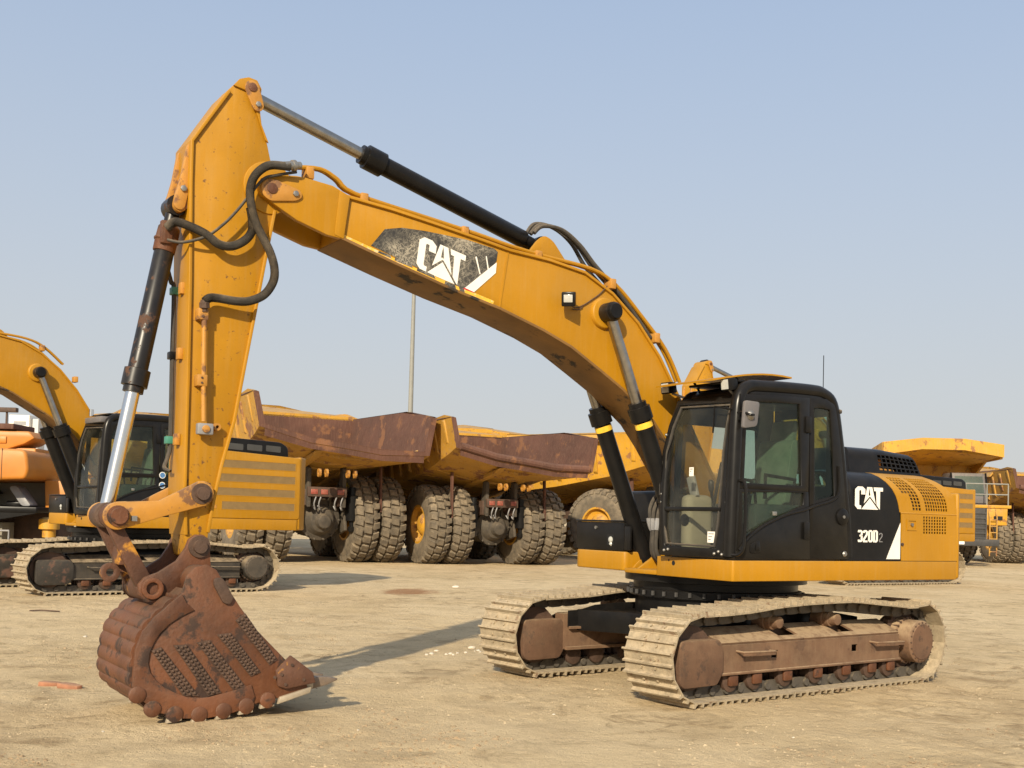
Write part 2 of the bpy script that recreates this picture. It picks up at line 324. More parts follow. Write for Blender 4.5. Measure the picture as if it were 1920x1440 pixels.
def hydraulic(ex, y, a, b, rb, rr, t0, t1, gl=.17, collar=True, rod='chrome', tape=False, body='black_cyl'):
    # a: body pin, b: rod pin (x, z); body covers fractions t0..t1 of the way a->b
    A, B = Vector((a[0], y, a[1])), Vector((b[0], y, b[1])); D = B-A; L = D.length
    g = G().lathe(A, B, [(t0, rb*.9), (t0+.004, rb), (t1-gl/L, rb), (t1-gl/L+.003, rb*1.3), (t1-.05/L, rb*1.3), (t1-.045/L, rb*1.02), (t1, rb*1.02)], 22)
    g.lathe(A+D*(t0*1.0), A, [(0, rb*.75), (.7, rb*.7), (1, rb*.6)], 16); g.cyl(A+Vector((0, -.09, 0)), A+Vector((0, .09, 0)), rb*1.05)
    o = g.out('cylinder_body', body, ex)
    r = G().cyl(A+D*(t1-.01), B, rr, n=22).out('cylinder_rod', rod, ex)
    G().cyl(B+Vector((0, -.085, 0)), B+Vector((0, .085, 0)), rr*1.75, n=18).out('rod_eye', 'rust_dark' if rod == 'chrome' else 'black_cyl', r, bevel=.008)
    if tape: G().lathe(A, B, [(t1-(gl+.012)/L, rb*1.01), (t1-(gl+.012)/L, rb*1.035), (t1-(gl+.07)/L, rb*1.035), (t1-(gl+.07)/L, rb*1.01)], 22, caps=False).out('tape_band', 'tape', o)
    return o

# ------------------------------------------------------------------ excavator undercarriage
def shoe_mesh():
    pf = [(-.097, -.014), (.097, -.014), (.097, .0), (.088, .006), (.083, .040), (.066, .040), (.058, .004), (.045, 0), (-.012, 0), (-.018, .030), (-.034, .030), (-.042, 0), (-.085, 0), (-.097, -.004)]
    g = G().prism(pf, -.3, .3)
    for sx, sy in ((-.062, -.085), (-.062, .085), (.015, -.085), (.015, .085)): g.cyl((sx, sy, 0), (sx, sy, .013), .015, n=6)
    me = g.mesh('track_shoe', angle=25); me.materials.append(M['shoe']); return me
def link_mesh():
    g = G()
    for y in (-.085, .085):
        g.prism(rnd([(-.1, -.10), (-.06, -.115), (.06, -.115), (.1, -.10), (.1, -.03), (.06, -.014), (-.06, -.014), (-.1, -.03)], .02, 2), y-.02, y+.02)
        g.cyl((.085, y-.045, -.065), (.085, y+.045, -.065), .036, n=10)
    me = g.mesh('chain_link'); me.materials.append(M['link']); return me
SHOE = LINK = None
TRK_TOP = [(-1.5, .785), (-1.0, .825), (-.6, .86), (-.3, .868), (.29, .857), (.67, .838), (1.06, .803), (1.58, .785)]
def track_path():
    p = [(a[0], a[2]) for a in ctr([(u, 0, z) for u, z in TRK_TOP], 8)]
    p += [(1.655+.385*math.sin(a), .40+.385*math.cos(a)) for a in [PI*i/24 for i in range(1, 25)]]
    p += [(1.6-3.25*i/40, .018) for i in range(1, 41)]
    p += [(-1.70-.40*math.sin(a), .418-.40*math.cos(a)) for a in [PI*.93*i/24 for i in range(0, 25)]]
    return p
def undercarriage(ex, dy, scl=(1, 1, 1), fm='rust_frame', gm='rust_guard', hm='rust_guard'):
    global SHOE, LINK
    if SHOE is None: SHOE, LINK = shoe_mesh(), link_mesh()
    def put(o): o.rotation_euler.z = dy; o.scale = scl; return o
    P = track_path(); L = [0]
    for i in range(len(P)): L.append(L[-1]+math.dist(P[i], P[(i+1) % len(P)]))
    n = round(L[-1]/.19)
    def at(d):
        d %= L[-1]; i = max(k for k in range(len(P)) if L[k] <= d); t = (d-L[i])/max(1e-6, L[i+1]-L[i]); a, b = P[i], P[(i+1) % len(P)]
        return (a[0]+(b[0]-a[0])*t, a[1]+(b[1]-a[1])*t)
    for sg in (1, -1):
        vc = 1.1*sg
        g = G()
        for off in (-.085, .085):
            pts = [at(L[-1]*k/90) for k in range(91)]
            for k in range(90):
                (x0, z0), (x1, z1) = pts[k], pts[k+1]; d = Vector((x1-x0, z1-z0)).normalized(); nn = Vector((-d.y, d.x))
                q = [(x0-nn.x*.04, z0-nn.y*.04), (x1-nn.x*.04, z1-nn.y*.04), (x1-nn.x*.085, z1-nn.y*.085), (x0-nn.x*.085, z0-nn.y*.085)]
                g.prism(q, vc+off-.012, vc+off+.012)
        tr = put(g.out('track', 'link', ex))
        for k in range(n):
            x, z = at(L[-1]*k/n); x2, z2 = at(L[-1]*k/n+.095); x1, z1 = at(L[-1]*k/n-.095)
            a = math.atan2(-(z2-z1), x2-x1)
            inst('track_shoe', SHOE, tr, (x, vc, z), (R.uniform(-.004, .004), a, 0)); inst('chain_link', LINK, tr, (x, vc, z), (0, a, 0))
        Y = lambda v: v*sg
        # track frame: side plate with square openings, sloping cover with slots, closed back
        us = [-1.42, -.71, -.61, .52, .62, 1.33]; ws = [.25, .355, .425, .50]
        g = G().sheet(us, ws, lambda u, w_: (u, Y(1.27), w_), {(1, 1), (3, 1)}, .02)
        us = [-1.42, -.76, -.48, .13, .42, 1.33]; ws = [0, .25, .85, 1]
        g.sheet(us, ws, lambda u, w_: (u+.05*w_*(1 if abs(u) < 1 else 0), Y(1.275-.27*w_), .502+.118*w_), {(1, 1), (3, 1)}, .02)
        fr = put(g.out('track_frame', fm, ex))
        G().box(-1.45, 1.36, min(Y(.86), Y(1.0)), max(Y(.86), Y(1.0)), .25, .615).out('frame_beam', fm, fr)
        G().box(-1.43, 1.34, min(Y(1.0), Y(1.31)), max(Y(1.0), Y(1.31)), .228, .252).out('frame_flange', fm, fr, bevel=.005)
        G().box(-1.43, 1.34, min(Y(.82), Y(.86)), max(Y(.82), Y(.86)), .24, .27).out('frame_flange', fm, fr)
        pl = [(1.31, .475), (1.31, .65), (1.15, .655), (.94, .70), (.6, .72), (-.6, .72), (-.94, .70), (-1.3, .65), (-1.3, .475)]
        G().prism(pl, Y(.84), Y(.859)).out('inner_plate', 'black', fr, bevel=.004); G().box(-1.3, 1.31, min(Y(.80), Y(.839)), max(Y(.80), Y(.839)), .46, .485).out('frame_flange', fm, fr)
        gd = rnd([(1.86, .565), (1.38, .565), (1.325, .48), (1.325, .27), (1.40, .155), (1.83, .148), (1.885, .2), (1.885, .53)], .035, 3)
        put(G().prism(gd, Y(.865), Y(1.335)).out('idler_guard', gm, ex, bevel=.014))
        iw = put(G().lathe((1.655, Y(.96), .4), (1.655, Y(1.24), .4), [(0, .2), (.02, .29), (.3, .30), (.32, .33), (.68, .33), (.7, .30), (.98, .29), (1, .2)], 28).out('idler_wheel', 'rust_dark', ex))
        fd = put(G().lathe((-1.69, Y(.95), .415), (-1.69, Y(1.385), .415), [(0, .2), (.05, .255), (.42, .262), (.43, .25), (.60, .243), (.62, .222), (.97, .222), (1., .20)], 32).out('final_drive', fm, ex))
        G().lathe((-1.69, Y(1.386), .415), (-1.69, Y(1.394), .415), [(0, .192), (1, .185)], 28).out('drive_cover', hm, fd)
        g = G()
        for k in range(26): a = 2*PI*k/26; g.cyl((-1.69+.237*math.cos(a), Y(1.13), .415+.237*math.sin(a)), (-1.69+.237*math.cos(a), Y(1.225), .415+.237*math.sin(a)), .013, n=6)
        for k in range(20): a = 2*PI*k/20; g.cyl((-1.69+.20*math.cos(a), Y(1.36), .415+.20*math.sin(a)), (-1.69+.20*math.cos(a), Y(1.393), .415+.20*math.sin(a)), .008, n=6)
        g.out('bolt_ring', 'rust_dark', fd)
        tp = []
        for k in range(44): a = 2*PI*k/44; rr = .335 if k % 2 else .285; tp.append((-1.69+rr*math.cos(a), .415+rr*math.sin(a)))
        G().prism(tp, Y(1.06), Y(1.14)).out('sprocket', 'rust_dark', fd)
        for u in (1.13, .80, .36, -.1, -.55, -.98, -1.3):
            ro = put(G().lathe((u, Y(.94), .17), (u, Y(1.26), .17), [(0, .05), (.05, .105), (.2, .105), (.22, .085), (.45, .085), (.46, .06), (.54, .06), (.55, .085), (.78, .085), (.80, .105), (.95, .105), (1, .05)], 18).out('track_roller', 'rust_dark', ex))
            G().box(u-.06, u+.06, min(Y(1.255), Y(1.29)), max(Y(1.255), Y(1.29)), .125, .225).out('roller_mount', 'rust', ro, bevel=.012)
        for u in (.45, -.44):
            cr = put(G().lathe((u, Y(.95), .675), (u, Y(1.25), .675), [(0, .04), (.03, .075), (.35, .075), (.36, .09), (.5, .09), (.52, .075), (.72, .075), (.74, .06), (.98, .055), (1, .03)], 18).out('carrier_roller', fm, ex))
            G().box(u-.05, u+.05, min(Y(.93), Y(1.02)), max(Y(.93), Y(1.02)), .60, .67).out('roller_mount', fm, cr)
        for u0, u1 in ((.645, 1.11), (-1.4, -.91)):
            g = G().tube([(u0, Y(1.27), .425), (u0+.01, Y(1.37), .425), (u1-.01, Y(1.37), .435), (u1, Y(1.27), .44)], .012, 6)
            g.prism([(u0+.01, .395), (u1-.01, .405), (u1-.01, .445), (u0+.01, .435)], Y(1.362), Y(1.376))
            put(g.out('step_bar', fm, ex, bevel=.004))
    # car body and slewing ring
    cb = rnd([(-.85, -.75), (.85, -.75), (1.0, -.87), (1.2, -.87), (.95, -.3), (.95, .3), (1.2, .87), (1.0, .87), (.85, .75), (-.85, .75), (-1.0, .87), (-1.2, .87), (-.95, .3), (-.95, -.3), (-1.2, -.87), (-1.0, -.87)], .05)
    put(G().prism(cb, .44, .66, 'z').out('car_body', 'black', ex, bevel=.03))
    tt = put(G().lathe((0, 0, .655), (0, 0, 1.075), [(0, .84), (.42, .84), (.44, .90), (.62, .90), (.64, .86), (.8, .86), (.82, .95), (1, .95)], 44).out('slewing_ring', 'black', ex))
    g = G()
    for k in range(40): a = 2*PI*k/40; g.cyl((.915*math.cos(a), .915*math.sin(a), .86), (.915*math.cos(a), .915*math.sin(a), .905), .018, n=6)
    g.out('ring_bolts', 'dark_grey', tt)

# ------------------------------------------------------------------ excavator boom, stick and bucket (x forward, y left, z up from the slewing axis)
BT0 = [(4.50, 4.285), (4.05, 4.245), (3.647, 4.193), (3.2, 4.128), (2.839, 4.072), (2.4, 4.045), (1.981, 3.985), (1.641, 3.824), (1.315, 3.574), (1.026, 3.258), (.8, 2.928), (.48, 2.4), (.22, 2.0)]
BB = [(.27, 1.66), (.727, 2.126), (.92, 2.384), (1.109, 2.60), (1.37, 2.79), (1.502, 2.886), (1.8, 3.055), (2.128, 3.235), (2.45, 3.357), (2.938, 3.503), (3.445, 3.615), (3.995, 3.759), (4.515, 3.905)]
def arm(ex, detail=True):
    up = 0 if detail else .13
    BT = [(x+(up*.35 if x < 2.2 else 0), z+up*min(1, max(0, (4.5-x)/.8))*min(1, max(0, (x-.1)/.6))) for x, z in BT0]
    foot = circ(.06, 1.80, .17, 10, PI*.6, PI*1.6)
    boom = G().prism(BT+foot+BB, -.235, .235).out('boom', 'yellow', ex, bevel=.006)
    G().strip(BT, .022, -.262, .262).out('top_flange', 'yellow', boom, bevel=.003, angle=50)
    G().strip(BB, .022, -.262, .262).out('bottom_flange', 'grimy_shaded_yellow', boom, bevel=.003, angle=50)  # underside shade is in this flange's colour, along with grime patches
    nose = [(5.226, 4.150), (5.255, 4.215), (5.235, 4.285), (5.17, 4.325), (4.86, 4.362), (4.61, 4.338), (4.47, 4.285), (4.50, 3.905), (4.65, 3.918), (4.92, 3.998)]
    for s in (1, -1):
        pl = G().prism(nose, s*.205, s*.262).out('nose_plate', 'yellow', boom, bevel=.006)
        rt = rnd([(5.222, 4.150), (5.24, 4.22), (5.20, 4.285), (5.13, 4.295), (4.90, 4.24), (4.88, 4.19), (4.93, 4.15), (5.16, 4.11)], .035)
        G().prism(rt, s*.262, s*.282).out('pin_retainer', 'yellow_worn', pl, bevel=.004)
        G().cyl((5.145, s*.255, 4.215), (5.145, s*.29, 4.215), .045).out('pin', 'rust', pl, bevel=.004); G().cyl((4.945, s*.26, 4.205), (4.945, s*.30, 4.205), .026, n=6).out('bolt', 'steel', pl, bevel=.003)
        G().prism([(4.585, 3.93), (4.50, 3.905), (4.455, 4.27), (4.55, 4.31)], s*.2625, s*.268).out('doubler_plate', 'yellow', pl, bevel=.003)
    for x, z0, z1, dx in ((4.47, 3.9, 4.26, .02), (2.86, 3.5, 4.06, .06)):
        G().prism([(x+dx, z0+.02), (x+dx+.018, z0+.02), (x, z1-.02), (x-.018, z1-.02)], .235, .2415).out('weld_seam', 'yellow', boom)
    hydraulic(ex, 0, (2.37, 4.21), (5.305, 5.045), .083, .053, .055, .64, gl=.23, rod='rod_dull', body='black')
    lug = rnd([(2.62, 4.03), (2.46, 4.24), (2.38, 4.30), (2.28, 4.26), (2.05, 4.0)], .05)
    for s in (1, -1): G().prism(lug, s*.105, s*.135).out('cylinder_lug', 'yellow', boom, bevel=.006)
    for s in (1, -1):
        hydraulic(ex, s*.325, (.65, 1.09), (1.735, 3.61), .087 if detail else .11, .054, .03, .665, gl=.19, rod='rod_dull', tape=detail, body='black')
        G().cyl((1.74, s*.225, 3.61), (1.74, s*.275, 3.61), .16, .145, n=28).out('pin_boss', 'yellow', boom, bevel=.01)
        G().lathe((1.74, s*.26, 3.61), (1.74, s*.45, 3.61), [(0, .07), (.1, .085), (.9, .085), (1, .07)], 20).out('pin_cap', 'black', boom)
    # pipes running over the boom
    pipe = [(4.93, 4.45), (4.70, 4.475), (4.55, 4.42), (4.38, 4.325), (3.66, 4.232), (3.18, 4.172), (2.81, 4.118), (2.43, 4.078), (1.87, 4.035), (1.57, 3.92), (1.26, 3.67), (.92, 3.35), (.72, 3.03)]
    if not detail: pipe = pipe[:-2]
    for s, yy in ((1, .2), (1, .14), (-1, -.2)):
        G().tube(ctr([(x+(up*.35 if x < 2.2 else 0), yy, z+up*min(1, max(0, (4.5-x)/.8))+(.0 if yy > .15 else .012)) for x, z in pipe], 4), .019, 8).out('boom_pipe', 'yellow', boom)
    for x, z in ((4.8, 4.42), (4.30, 4.29), (3.30, 4.165), (2.5, 4.065), (1.62, 3.92), (1.05, 3.45)):
        G().box(x-.035+up*.3, x+.035+up*.3, .11, .235, z-.05+up*.9, z+.05+up*.9).out('pipe_clamp', 'yellow_worn', boom, bevel=.01)
    # stick
    ST = [(5.13, 4.459), (5.175, 4.635), (5.225, 4.74), (5.248, 4.882), (5.235, 5.03), (5.275, 5.09), (5.345, 5.10), (5.42, 5.07), (5.504, 4.965), (5.79, 4.50), (5.79, 4.17), (5.768, 3.436), (5.757, 2.67), (5.754, 2.015), (5.752, 1.744), (5.73, 1.40), (5.70, 1.24), (5.63, 1.20), (5.56, 1.26), (5.54, 1.42), (5.505, 1.669), (5.447, 1.967), (5.36, 2.313), (5.284, 2.791), (5.142, 3.675), (5.08, 4.058), (5.03, 4.24), (5.05, 4.38)]
    st = G().prism(ST, -.188, .188).out('stick', 'yellow_stick', ex, bevel=.006)
    G().strip(list(reversed(ST[8:16])), .02, -.212, .212).out('front_flange', 'yellow', st, bevel=.003, angle=50)
    G().strip(list(reversed(ST[19:26])), .02, -.212, .212).out('back_flange', 'yellow', st, bevel=.003, angle=50)
    for s in (1, -1):
        G().cyl((5.142, s*.18, 4.238), (5.142, s*.204, 4.238), .215, n=32).out('pivot_boss', 'yellow', st, bevel=.008)
        hd = [(5.248, 4.882), (5.235, 5.03), (5.275, 5.093), (5.345, 5.103), (5.42, 5.073), (5.47, 5.01), (5.36, 4.99), (5.30, 4.90), (5.19, 4.62), (5.16, 4.60), (5.225, 4.74)]
        G().prism(hd, s*.188, s*.21).out('head_plate', 'yellow', st, bevel=.005)
        G().prism(capsule((5.318, 5.015), (5.268, 4.885), .062, .05), s*.21, s*.228).out('pin_retainer', 'yellow_worn', st, bevel=.004)
        G().cyl((5.318, s*.2, 5.02), (5.318, s*.238, 5.02), .036).out('pin', 'rust', st, bevel=.004); G().cyl((5.268, s*.2, 4.89), (5.268, s*.245, 4.89), .024, n=6).out('bolt', 'steel', st, bevel=.003)
        bl = rnd([(5.80, 4.50), (5.84, 4.24), (5.885, 4.06), (5.90, 3.97), (5.85, 3.92), (5.78, 3.97), (5.74, 4.1), (5.74, 4.4)], .04)
        G().prism(bl, s*.10, s*.155).out('cylinder_lug', 'yellow_worn', st, bevel=.008)
        G().prism(capsule((5.83, 4.10), (5.855, 3.99), .042, .045), s*.155, s*.172).out('pin_retainer', 'yellow_worn', st, bevel=.004)
        G().cyl((5.83, s*.16, 4.115), (5.83, s*.19, 4.115), .026, n=6).out('bolt', 'steel', st, bevel=.003)
        G().cyl((5.63, s*.18, 1.725), (5.63, s*.232, 1.725), .075, n=22).out('pin_boss', 'yellow_worn', st, bevel=.006)
    hydraulic(ex, 0, (5.85, 4.0), (6.29, 1.54), .078, .056, .085, .61, gl=.19)
    g = G().lathe((5.877, 0, 3.85), (5.92, 0, 3.63), [(0, .06), (.1, .085), (.5, .088), (.52, .098), (.6, .098), (.62, .088), (1, .086)], 20)
    g.box(5.885, 5.97, .05, .11, 3.68, 3.86); g.out('cylinder_port', 'rust', ex, bevel=.006)
    # linkage
    for s in (1, -1):
        a, b = Vector((6.262, 1.536)), Vector((5.632, 1.725)); mid = (a+b)/2+Vector((-.03, -.035))
        pf = circ(a.x, a.y, .105, 14, .0+PI*-.62, PI*.62)+[(mid.x+.04, mid.y+.065)]+circ(b.x, b.y, .10, 14, PI*.42, PI*1.55)+[(mid.x-.0, mid.y-.055)]
        lk = G().prism(pf, s*.235, s*.272).out('guide_link', 'yellow_worn', ex, bevel=.008)
        G().lathe((6.262, s*.23, 1.536), (6.262, s*.34, 1.536), [(0, .08), (.55, .08), (.56, .062), (1, .06)], 20).out('link_pin', 'rust', lk)
        G().lathe((5.632, s*.24, 1.725), (5.632, s*.33, 1.725), [(0, .082), (.45, .082), (.46, .052), (1, .05)], 20).out('link_pin', 'rust_dark', lk)
        G().box(6.125, 6.165, s*.272-.012, s*.272+.03, 1.50, 1.54).out('pin_bolt', 'steel', lk)
    pw = G().cyl((6.27, -.235, 1.536), (6.27, -.09, 1.536), .095, n=22).cyl((6.27, .09, 1.536), (6.27, .235, 1.536), .095, n=22).cyl((5.985, -.19, .99), (5.985, .19, .99), .10, n=24)
    for s in (1, -1): pw.prism([(6.34, 1.50), (6.20, 1.46), (5.93, 1.0), (6.05, .93)], s*.12, s*.19)
    pw.box(6.08, 6.2, -.12, .12, 1.16, 1.3)
    pw = pw.out('bucket_link', 'rust_yellow', ex, bevel=.012)
    le = circ(6.24, 1.10, .075, 16); G().ring(le, circ(6.24, 1.10, .03, 16), -.02, .02).out('lifting_eye', 'rust_yellow', pw, bevel=.004)
    # bucket
    prof = [(5.80, 1.0), (5.84, .965), (5.93, .887), (6.03, .797), (6.116, .695), (6.160, .566), (6.178, .42), (6.174, .295), (6.12, .2), (5.964, .086), (5.817, .036), (5.627, .023), (5.42, .05), (5.2, .10), (4.98, .15), (4.84, .19)]
    C = [(p[0], p[2]) for p in ctr([(x, 0, z) for x, z in prof], 14)]; o, i_, acc = [], [], 0
    for k, p in enumerate(C):
        d = (Vector(C[min(k+1, len(C)-1)])-Vector(C[max(k-1, 0)])).normalized(); nn = Vector((-d.y, d.x))
        if k: acc += math.dist(C[k], C[k-1])
        wv = .020*abs(math.sin(acc*PI/.108))**.5 if p[0] > 5.86 else 0
        o.append((p[0]+nn.x*wv, p[1]+nn.y*wv)); i_.append((p[0]-nn.x*.03, p[1]-nn.y*.03))
    bk = G().prism(o+i_[::-1], -.50, .50).out('bucket', 'rust', ex, angle=50)
    side = [(5.837, .965), (5.80, 1.098), (5.736, 1.165), (5.655, 1.185), (5.575, 1.145), (5.527, 1.07), (5.372, .85), (5.23, .668), (5.012, .453), (4.84, .30), (4.80, .21), (4.978, .135), (5.126, .14), (5.267, .093), (5.421, .049), (5.627, .023), (5.817, .036), (5.964, .086), (6.123, .201), (6.178, .295), (6.172, .42), (6.162, .566), (6.116, .695), (6.029, .797), (5.927, .887)]
    band = side[13:]+[side[0], (5.80, .90), (5.738, .842), (5.83, .80), (5.922, .742), (5.99, .675), (6.034, .601), (6.06, .53), (6.068, .458), (6.05, .39), (6.012, .338), (5.95, .28), (5.877, .238), (5.769, .192), (5.68, .180), (5.606, .182), (5.44, .215), (5.273, .258), (5.24, .16)]
    for s in (1, -1):
        sp = G().prism(side, s*.50, s*.524).out('side_plate', 'rust', bk, bevel=.006)
        G().prism(band, s*.524, s*.540).out('wear_band', 'rust', bk, bevel=.005)
        G().prism(rnd([(5.60, 1.08), (5.535, 1.09), (5.44, .93), (5.47, .88), (5.52, .89), (5.60, 1.03)], .03), s*.524, s*.556).out('lug_pad', 'rust_dark', bk, bevel=.008)
        for q in ([(6.048, .55), (5.978, .573), (5.678, .195), (5.799, .202)], [(5.886, .583), (5.786, .586), (5.507, .211), (5.609, .191)], [(5.712, .597), (5.611, .613), (5.319, .248), (5.417, .227)], [(5.557, .652), (5.446, .662), (5.201, .352), (5.279, .321)], [(5.415, .756), (5.339, .809), (5.067, .442), (5.131, .403)]):
            g = G().prism(q, s*.524, s*.534); a, b, c, d = [Vector(p) for p in q]
            for r_ in range(14):
                for cc in range(3):
                    t = (r_+.5+.25*(cc % 2))/14.3; u = (cc+.5)/3; P = (a*(1-u)+b*u)*(1-t)+(d*(1-u)+c*u)*t
                    g.lathe((P.x, s*.533, P.y), (P.x, s*.547, P.y), [(0, .0125), (.6, .011), (1, .006)], 7)
            g.out('wear_strip', 'rust_dark', bk)
        for k, (zx, zz) in enumerate(((335, 1195), (415, 1280), (530, 1318), (660, 1325), (790, 1305), (915, 1282), (1035, 1250))):
            cx = 6.14-(zx-335)/700*1.0; cz = [.245, .135, .085, .07, .085, .11, .145][k]
            if s < 0 and k < 2: continue
            sh = G().lathe((cx, s*.520, cz-.014), (cx, s*.553, cz-.014), [(0, .062), (.86, .062), (1, .055)], 20).out('heel_shroud', 'rust', bk)
            if k >= 2: G().prism([(cx+.06, cz-.078), (cx-.055, cz-.062), (cx-.05, cz-.03), (cx+.05, cz-.042)], s*.50, s*.550).out('wear_plate', 'worn_steel', sh, bevel=.004)
        ct = G().prism([(5.09, .36), (4.97, .475), (4.78, .335), (4.755, .25), (5.0, .215), (5.07, .24)], s*.541, s*.572).out('side_cutter', 'rust_yellow', bk, bevel=.006)
        for x, z in ((5.045, .33), (5.01, .25), (4.96, .40), (4.86, .28), (5.10, .31)): G().cyl((x, s*.57, z), (x, s*.582, z), .013, n=6).out('bolt', 'rust_dark', ct)
        ear = [(5.545, 1.30), (5.555, 1.37), (5.60, 1.405), (5.66, 1.405), (5.71, 1.37), (5.735, 1.30), (5.80, 1.20), (5.94, 1.11), (6.04, 1.075), (6.085, 1.02), (6.08, .94), (6.02, .885), (5.93, .88), (5.84, .92), (5.60, .98), (5.52, 1.05)]
        er = G().prism(ear, s*.205, s*.255).out('ear_plate', 'rust', bk, bevel=.008)
        G().lathe((5.633, s*.25, 1.312), (5.633, s*.31, 1.312), [(0, .085), (.5, .085), (.52, .055), (1, .052)], 22).out('ear_pin', 'rust_dark', er)
        G().ring(circ(5.985, .99, .082, 20), circ(5.985, .99, .048, 20), s*.25, s*.29).out('ear_bush', 'rust', er, bevel=.004)
    G().prism([(5.06, .095), (4.79, .17), (4.78, .215), (5.04, .15)], .50, .552).out('wear_plate', 'worn_steel', bk, bevel=.006)
    G().box(4.80, 5.0, -.5, .5, .16, .20).out('cutting_edge', 'rust_dark', bk, bevel=.008)
    for y in (-.44, -.15, .15, .44):
        th = G().prism([(5.02, .245), (4.80, .285), (4.74, .27), (4.74, .195), (4.80, .165), (5.02, .125)], y-.055, y+.055).out('tooth_adapter', 'worn_steel' if y > .4 else 'rust_dark', bk, bevel=.01)
        G().prism([(4.77, .285), (4.62, .278), (4.53, .262), (4.53, .250), (4.62, .215), (4.77, .185)], y-.05, y+.05).out('tooth_tip', 'worn_dark', th, bevel=.008)
    G().cyl((5.655, -.5, 1.06), (5.655, .5, 1.06), .115, n=20).out('torque_tube', 'rust', bk)
    if not detail: return
    # hoses, pipes and clips on the stick
    def hose(path, r, ribbed=True):
        P = ctr(path, 40 if ribbed else 10); 
        G().tube(P, r, 10, (lambda i: r*(1.06 if i % 2 else .93)) if ribbed else None).out('hydraulic_hose', 'rubber', st, angle=80)
    A = [(5.02, 4.40), (5.175, 4.385), (5.263, 4.333), (5.326, 4.246), (5.348, 4.135), (5.329, 4.01), (5.292, 3.898), (5.233, 3.795), (5.165, 3.68), (5.125, 3.56), (5.13, 3.45), (5.20, 3.335), (5.314, 3.27), (5.423, 3.255), (5.563, 3.262), (5.63, 3.258), (5.668, 3.225)]
    hose([(x, .335-.05*min(1, max(0, (k-11)/5)), z) for k, (x, z) in enumerate(A)], .034)
    B = [(5.33, 4.02), (5.312, 3.935), (5.309, 3.839), (5.361, 3.756), (5.467, 3.69), (5.575, 3.69), (5.673, 3.749), (5.78, 3.806), (5.886, 3.84), (5.93, 3.80)]
    hose([(x, .30-.18*max(0, (k-6)/3), z) for k, (x, z) in enumerate(B)], .034)
    Cc = [(4.95, 4.38), (5.121, 4.321), (5.231, 4.268), (5.347, 4.107), (5.441, 3.974), (5.545, 3.85), (5.679, 3.734), (5.834, 3.68), (5.93, 3.70)]
    hose([(x, .30-.16*max(0, (k-6)/2), z) for k, (x, z) in enumerate(Cc)], .012, False)
    G().lathe((4.92, .3, 4.44), (5.07, .335, 4.40), [(0, .03), (.3, .03), (.32, .045), (.5, .045), (.52, .036), (1, .034)], 14).out('hose_fitting', 'steel', st)
    G().lathe((5.668, .285, 3.24), (5.66, .275, 3.15), [(0, .03), (.2, .034), (.25, .042), (.7, .042), (.75, .024), (1, .024)], 8).out('hose_fitting', 'rust_dark', st)
    G().tube([(5.658, .262, 3.18), (5.645, .262, 2.6), (5.632, .262, 2.29)], .021, 10).out('stick_pipe', 'yellow_worn', st)
    for x, z in ((5.675, 3.13), (5.665, 2.61)):
        G().box(x-.045, x+.035, .188, .285, z-.045, z+.045).out('pipe_clamp', 'yellow_worn', st, bevel=.006)
        for k in (-.02, .02): G().cyl((x-.0, .285, z+k), (x, .292, z+k), .009, n=6).out('bolt', 'rust_dark', st)
    pv = G().box(5.565, 5.69, .24, .31, 2.185, 2.275).out('pipe_port', 'grey_metal', st, bevel=.012); G().cyl((5.628, .305, 2.23), (5.628, .325, 2.23), .03).out('port_plug', 'yellow_worn', pv, bevel=.005)
    G().box(5.60, 5.66, .19, .245, 2.2, 2.26).out('port_stand', 'yellow_worn', pv)
    ev = Matrix.Translation((5.52, .2, 2.26)); G().ring(circ(5.52, 2.255, .03, 10), circ(5.52, 2.255, .014, 10), .188, .26).out('hose_eye', 'yellow_worn', st)
    for k, yy in ((0, -.08), (1, -.115)):
        G().tube(ctr([(5.90, -.03, 3.62), (5.87, -.04, 3.52), (5.825, yy, 3.42), (5.80, yy, 3.35), (5.795, yy, 2.8), (5.785, yy, 2.16), (5.80, yy, 2.02), (5.83, yy+.02, 1.93), (5.80, yy+.07, 1.9)], 5), .013, 6).out('grease_line', 'rubber', st)
    for z, m in ((3.35, 'green_clip'), (2.83, 'black'), (2.15, 'green_clip')):
        G().box(5.76, 5.825, -.14, -.06, z-.03, z+.03).out('line_clip', m, st, bevel=.006); G().box(5.762, 5.80, .02, .09, z-.045, z+.045).out('line_bracket', 'yellow_worn', st, bevel=.004)
    # boom decals and lamp
    dp = [(4.233, 3.895), (4.108, 4.057), (3.942, 4.096), (3.72, 4.103), (3.542, 4.099), (3.278, 4.09), (3.0, 4.055), (2.962, 4.03), (2.973, 3.944), (3.206, 3.623), (3.321, 3.646), (3.56, 3.71), (3.824, 3.78), (4.05, 3.845)]
    d0 = decal('brand_panel', [dp], lambda x, z: (x, z), 'decal_black', boom, .003, y=.2355)
    BLx, TLx, BRx = Vector((3.800, 3.765)), Vector((3.765, 4.055)), Vector((3.360, 3.662))
    decal('brand_lettering', CATL, lambda u, v: tuple(BLx+(BRx-BLx)*(u/1.08)+(TLx-BLx)*v), 'white', d0, .002, y=.2388)
    decal('brand_stripe', [[(2.972, 3.932), (2.979, 3.834), (3.205, 3.627), (3.300, 3.653)]], lambda x, z: (x, z), 'white', d0, .002, y=.2388)
    decal('brand_stripe', [[(3.206, 3.623), (3.321, 3.646), (3.300, 3.655), (3.205, 3.629)]], lambda x, z: (x, z), 'red', d0, .002, y=.2392)
    decal('brand_scuff', [[(3.20, 3.95), (3.185, 3.955), (3.14, 3.80), (3.15, 3.80)], [(3.09, 3.97), (3.08, 3.975), (3.05, 3.84), (3.06, 3.83)]], lambda x, z: (x, z), 'white', d0, .002, y=.2389)
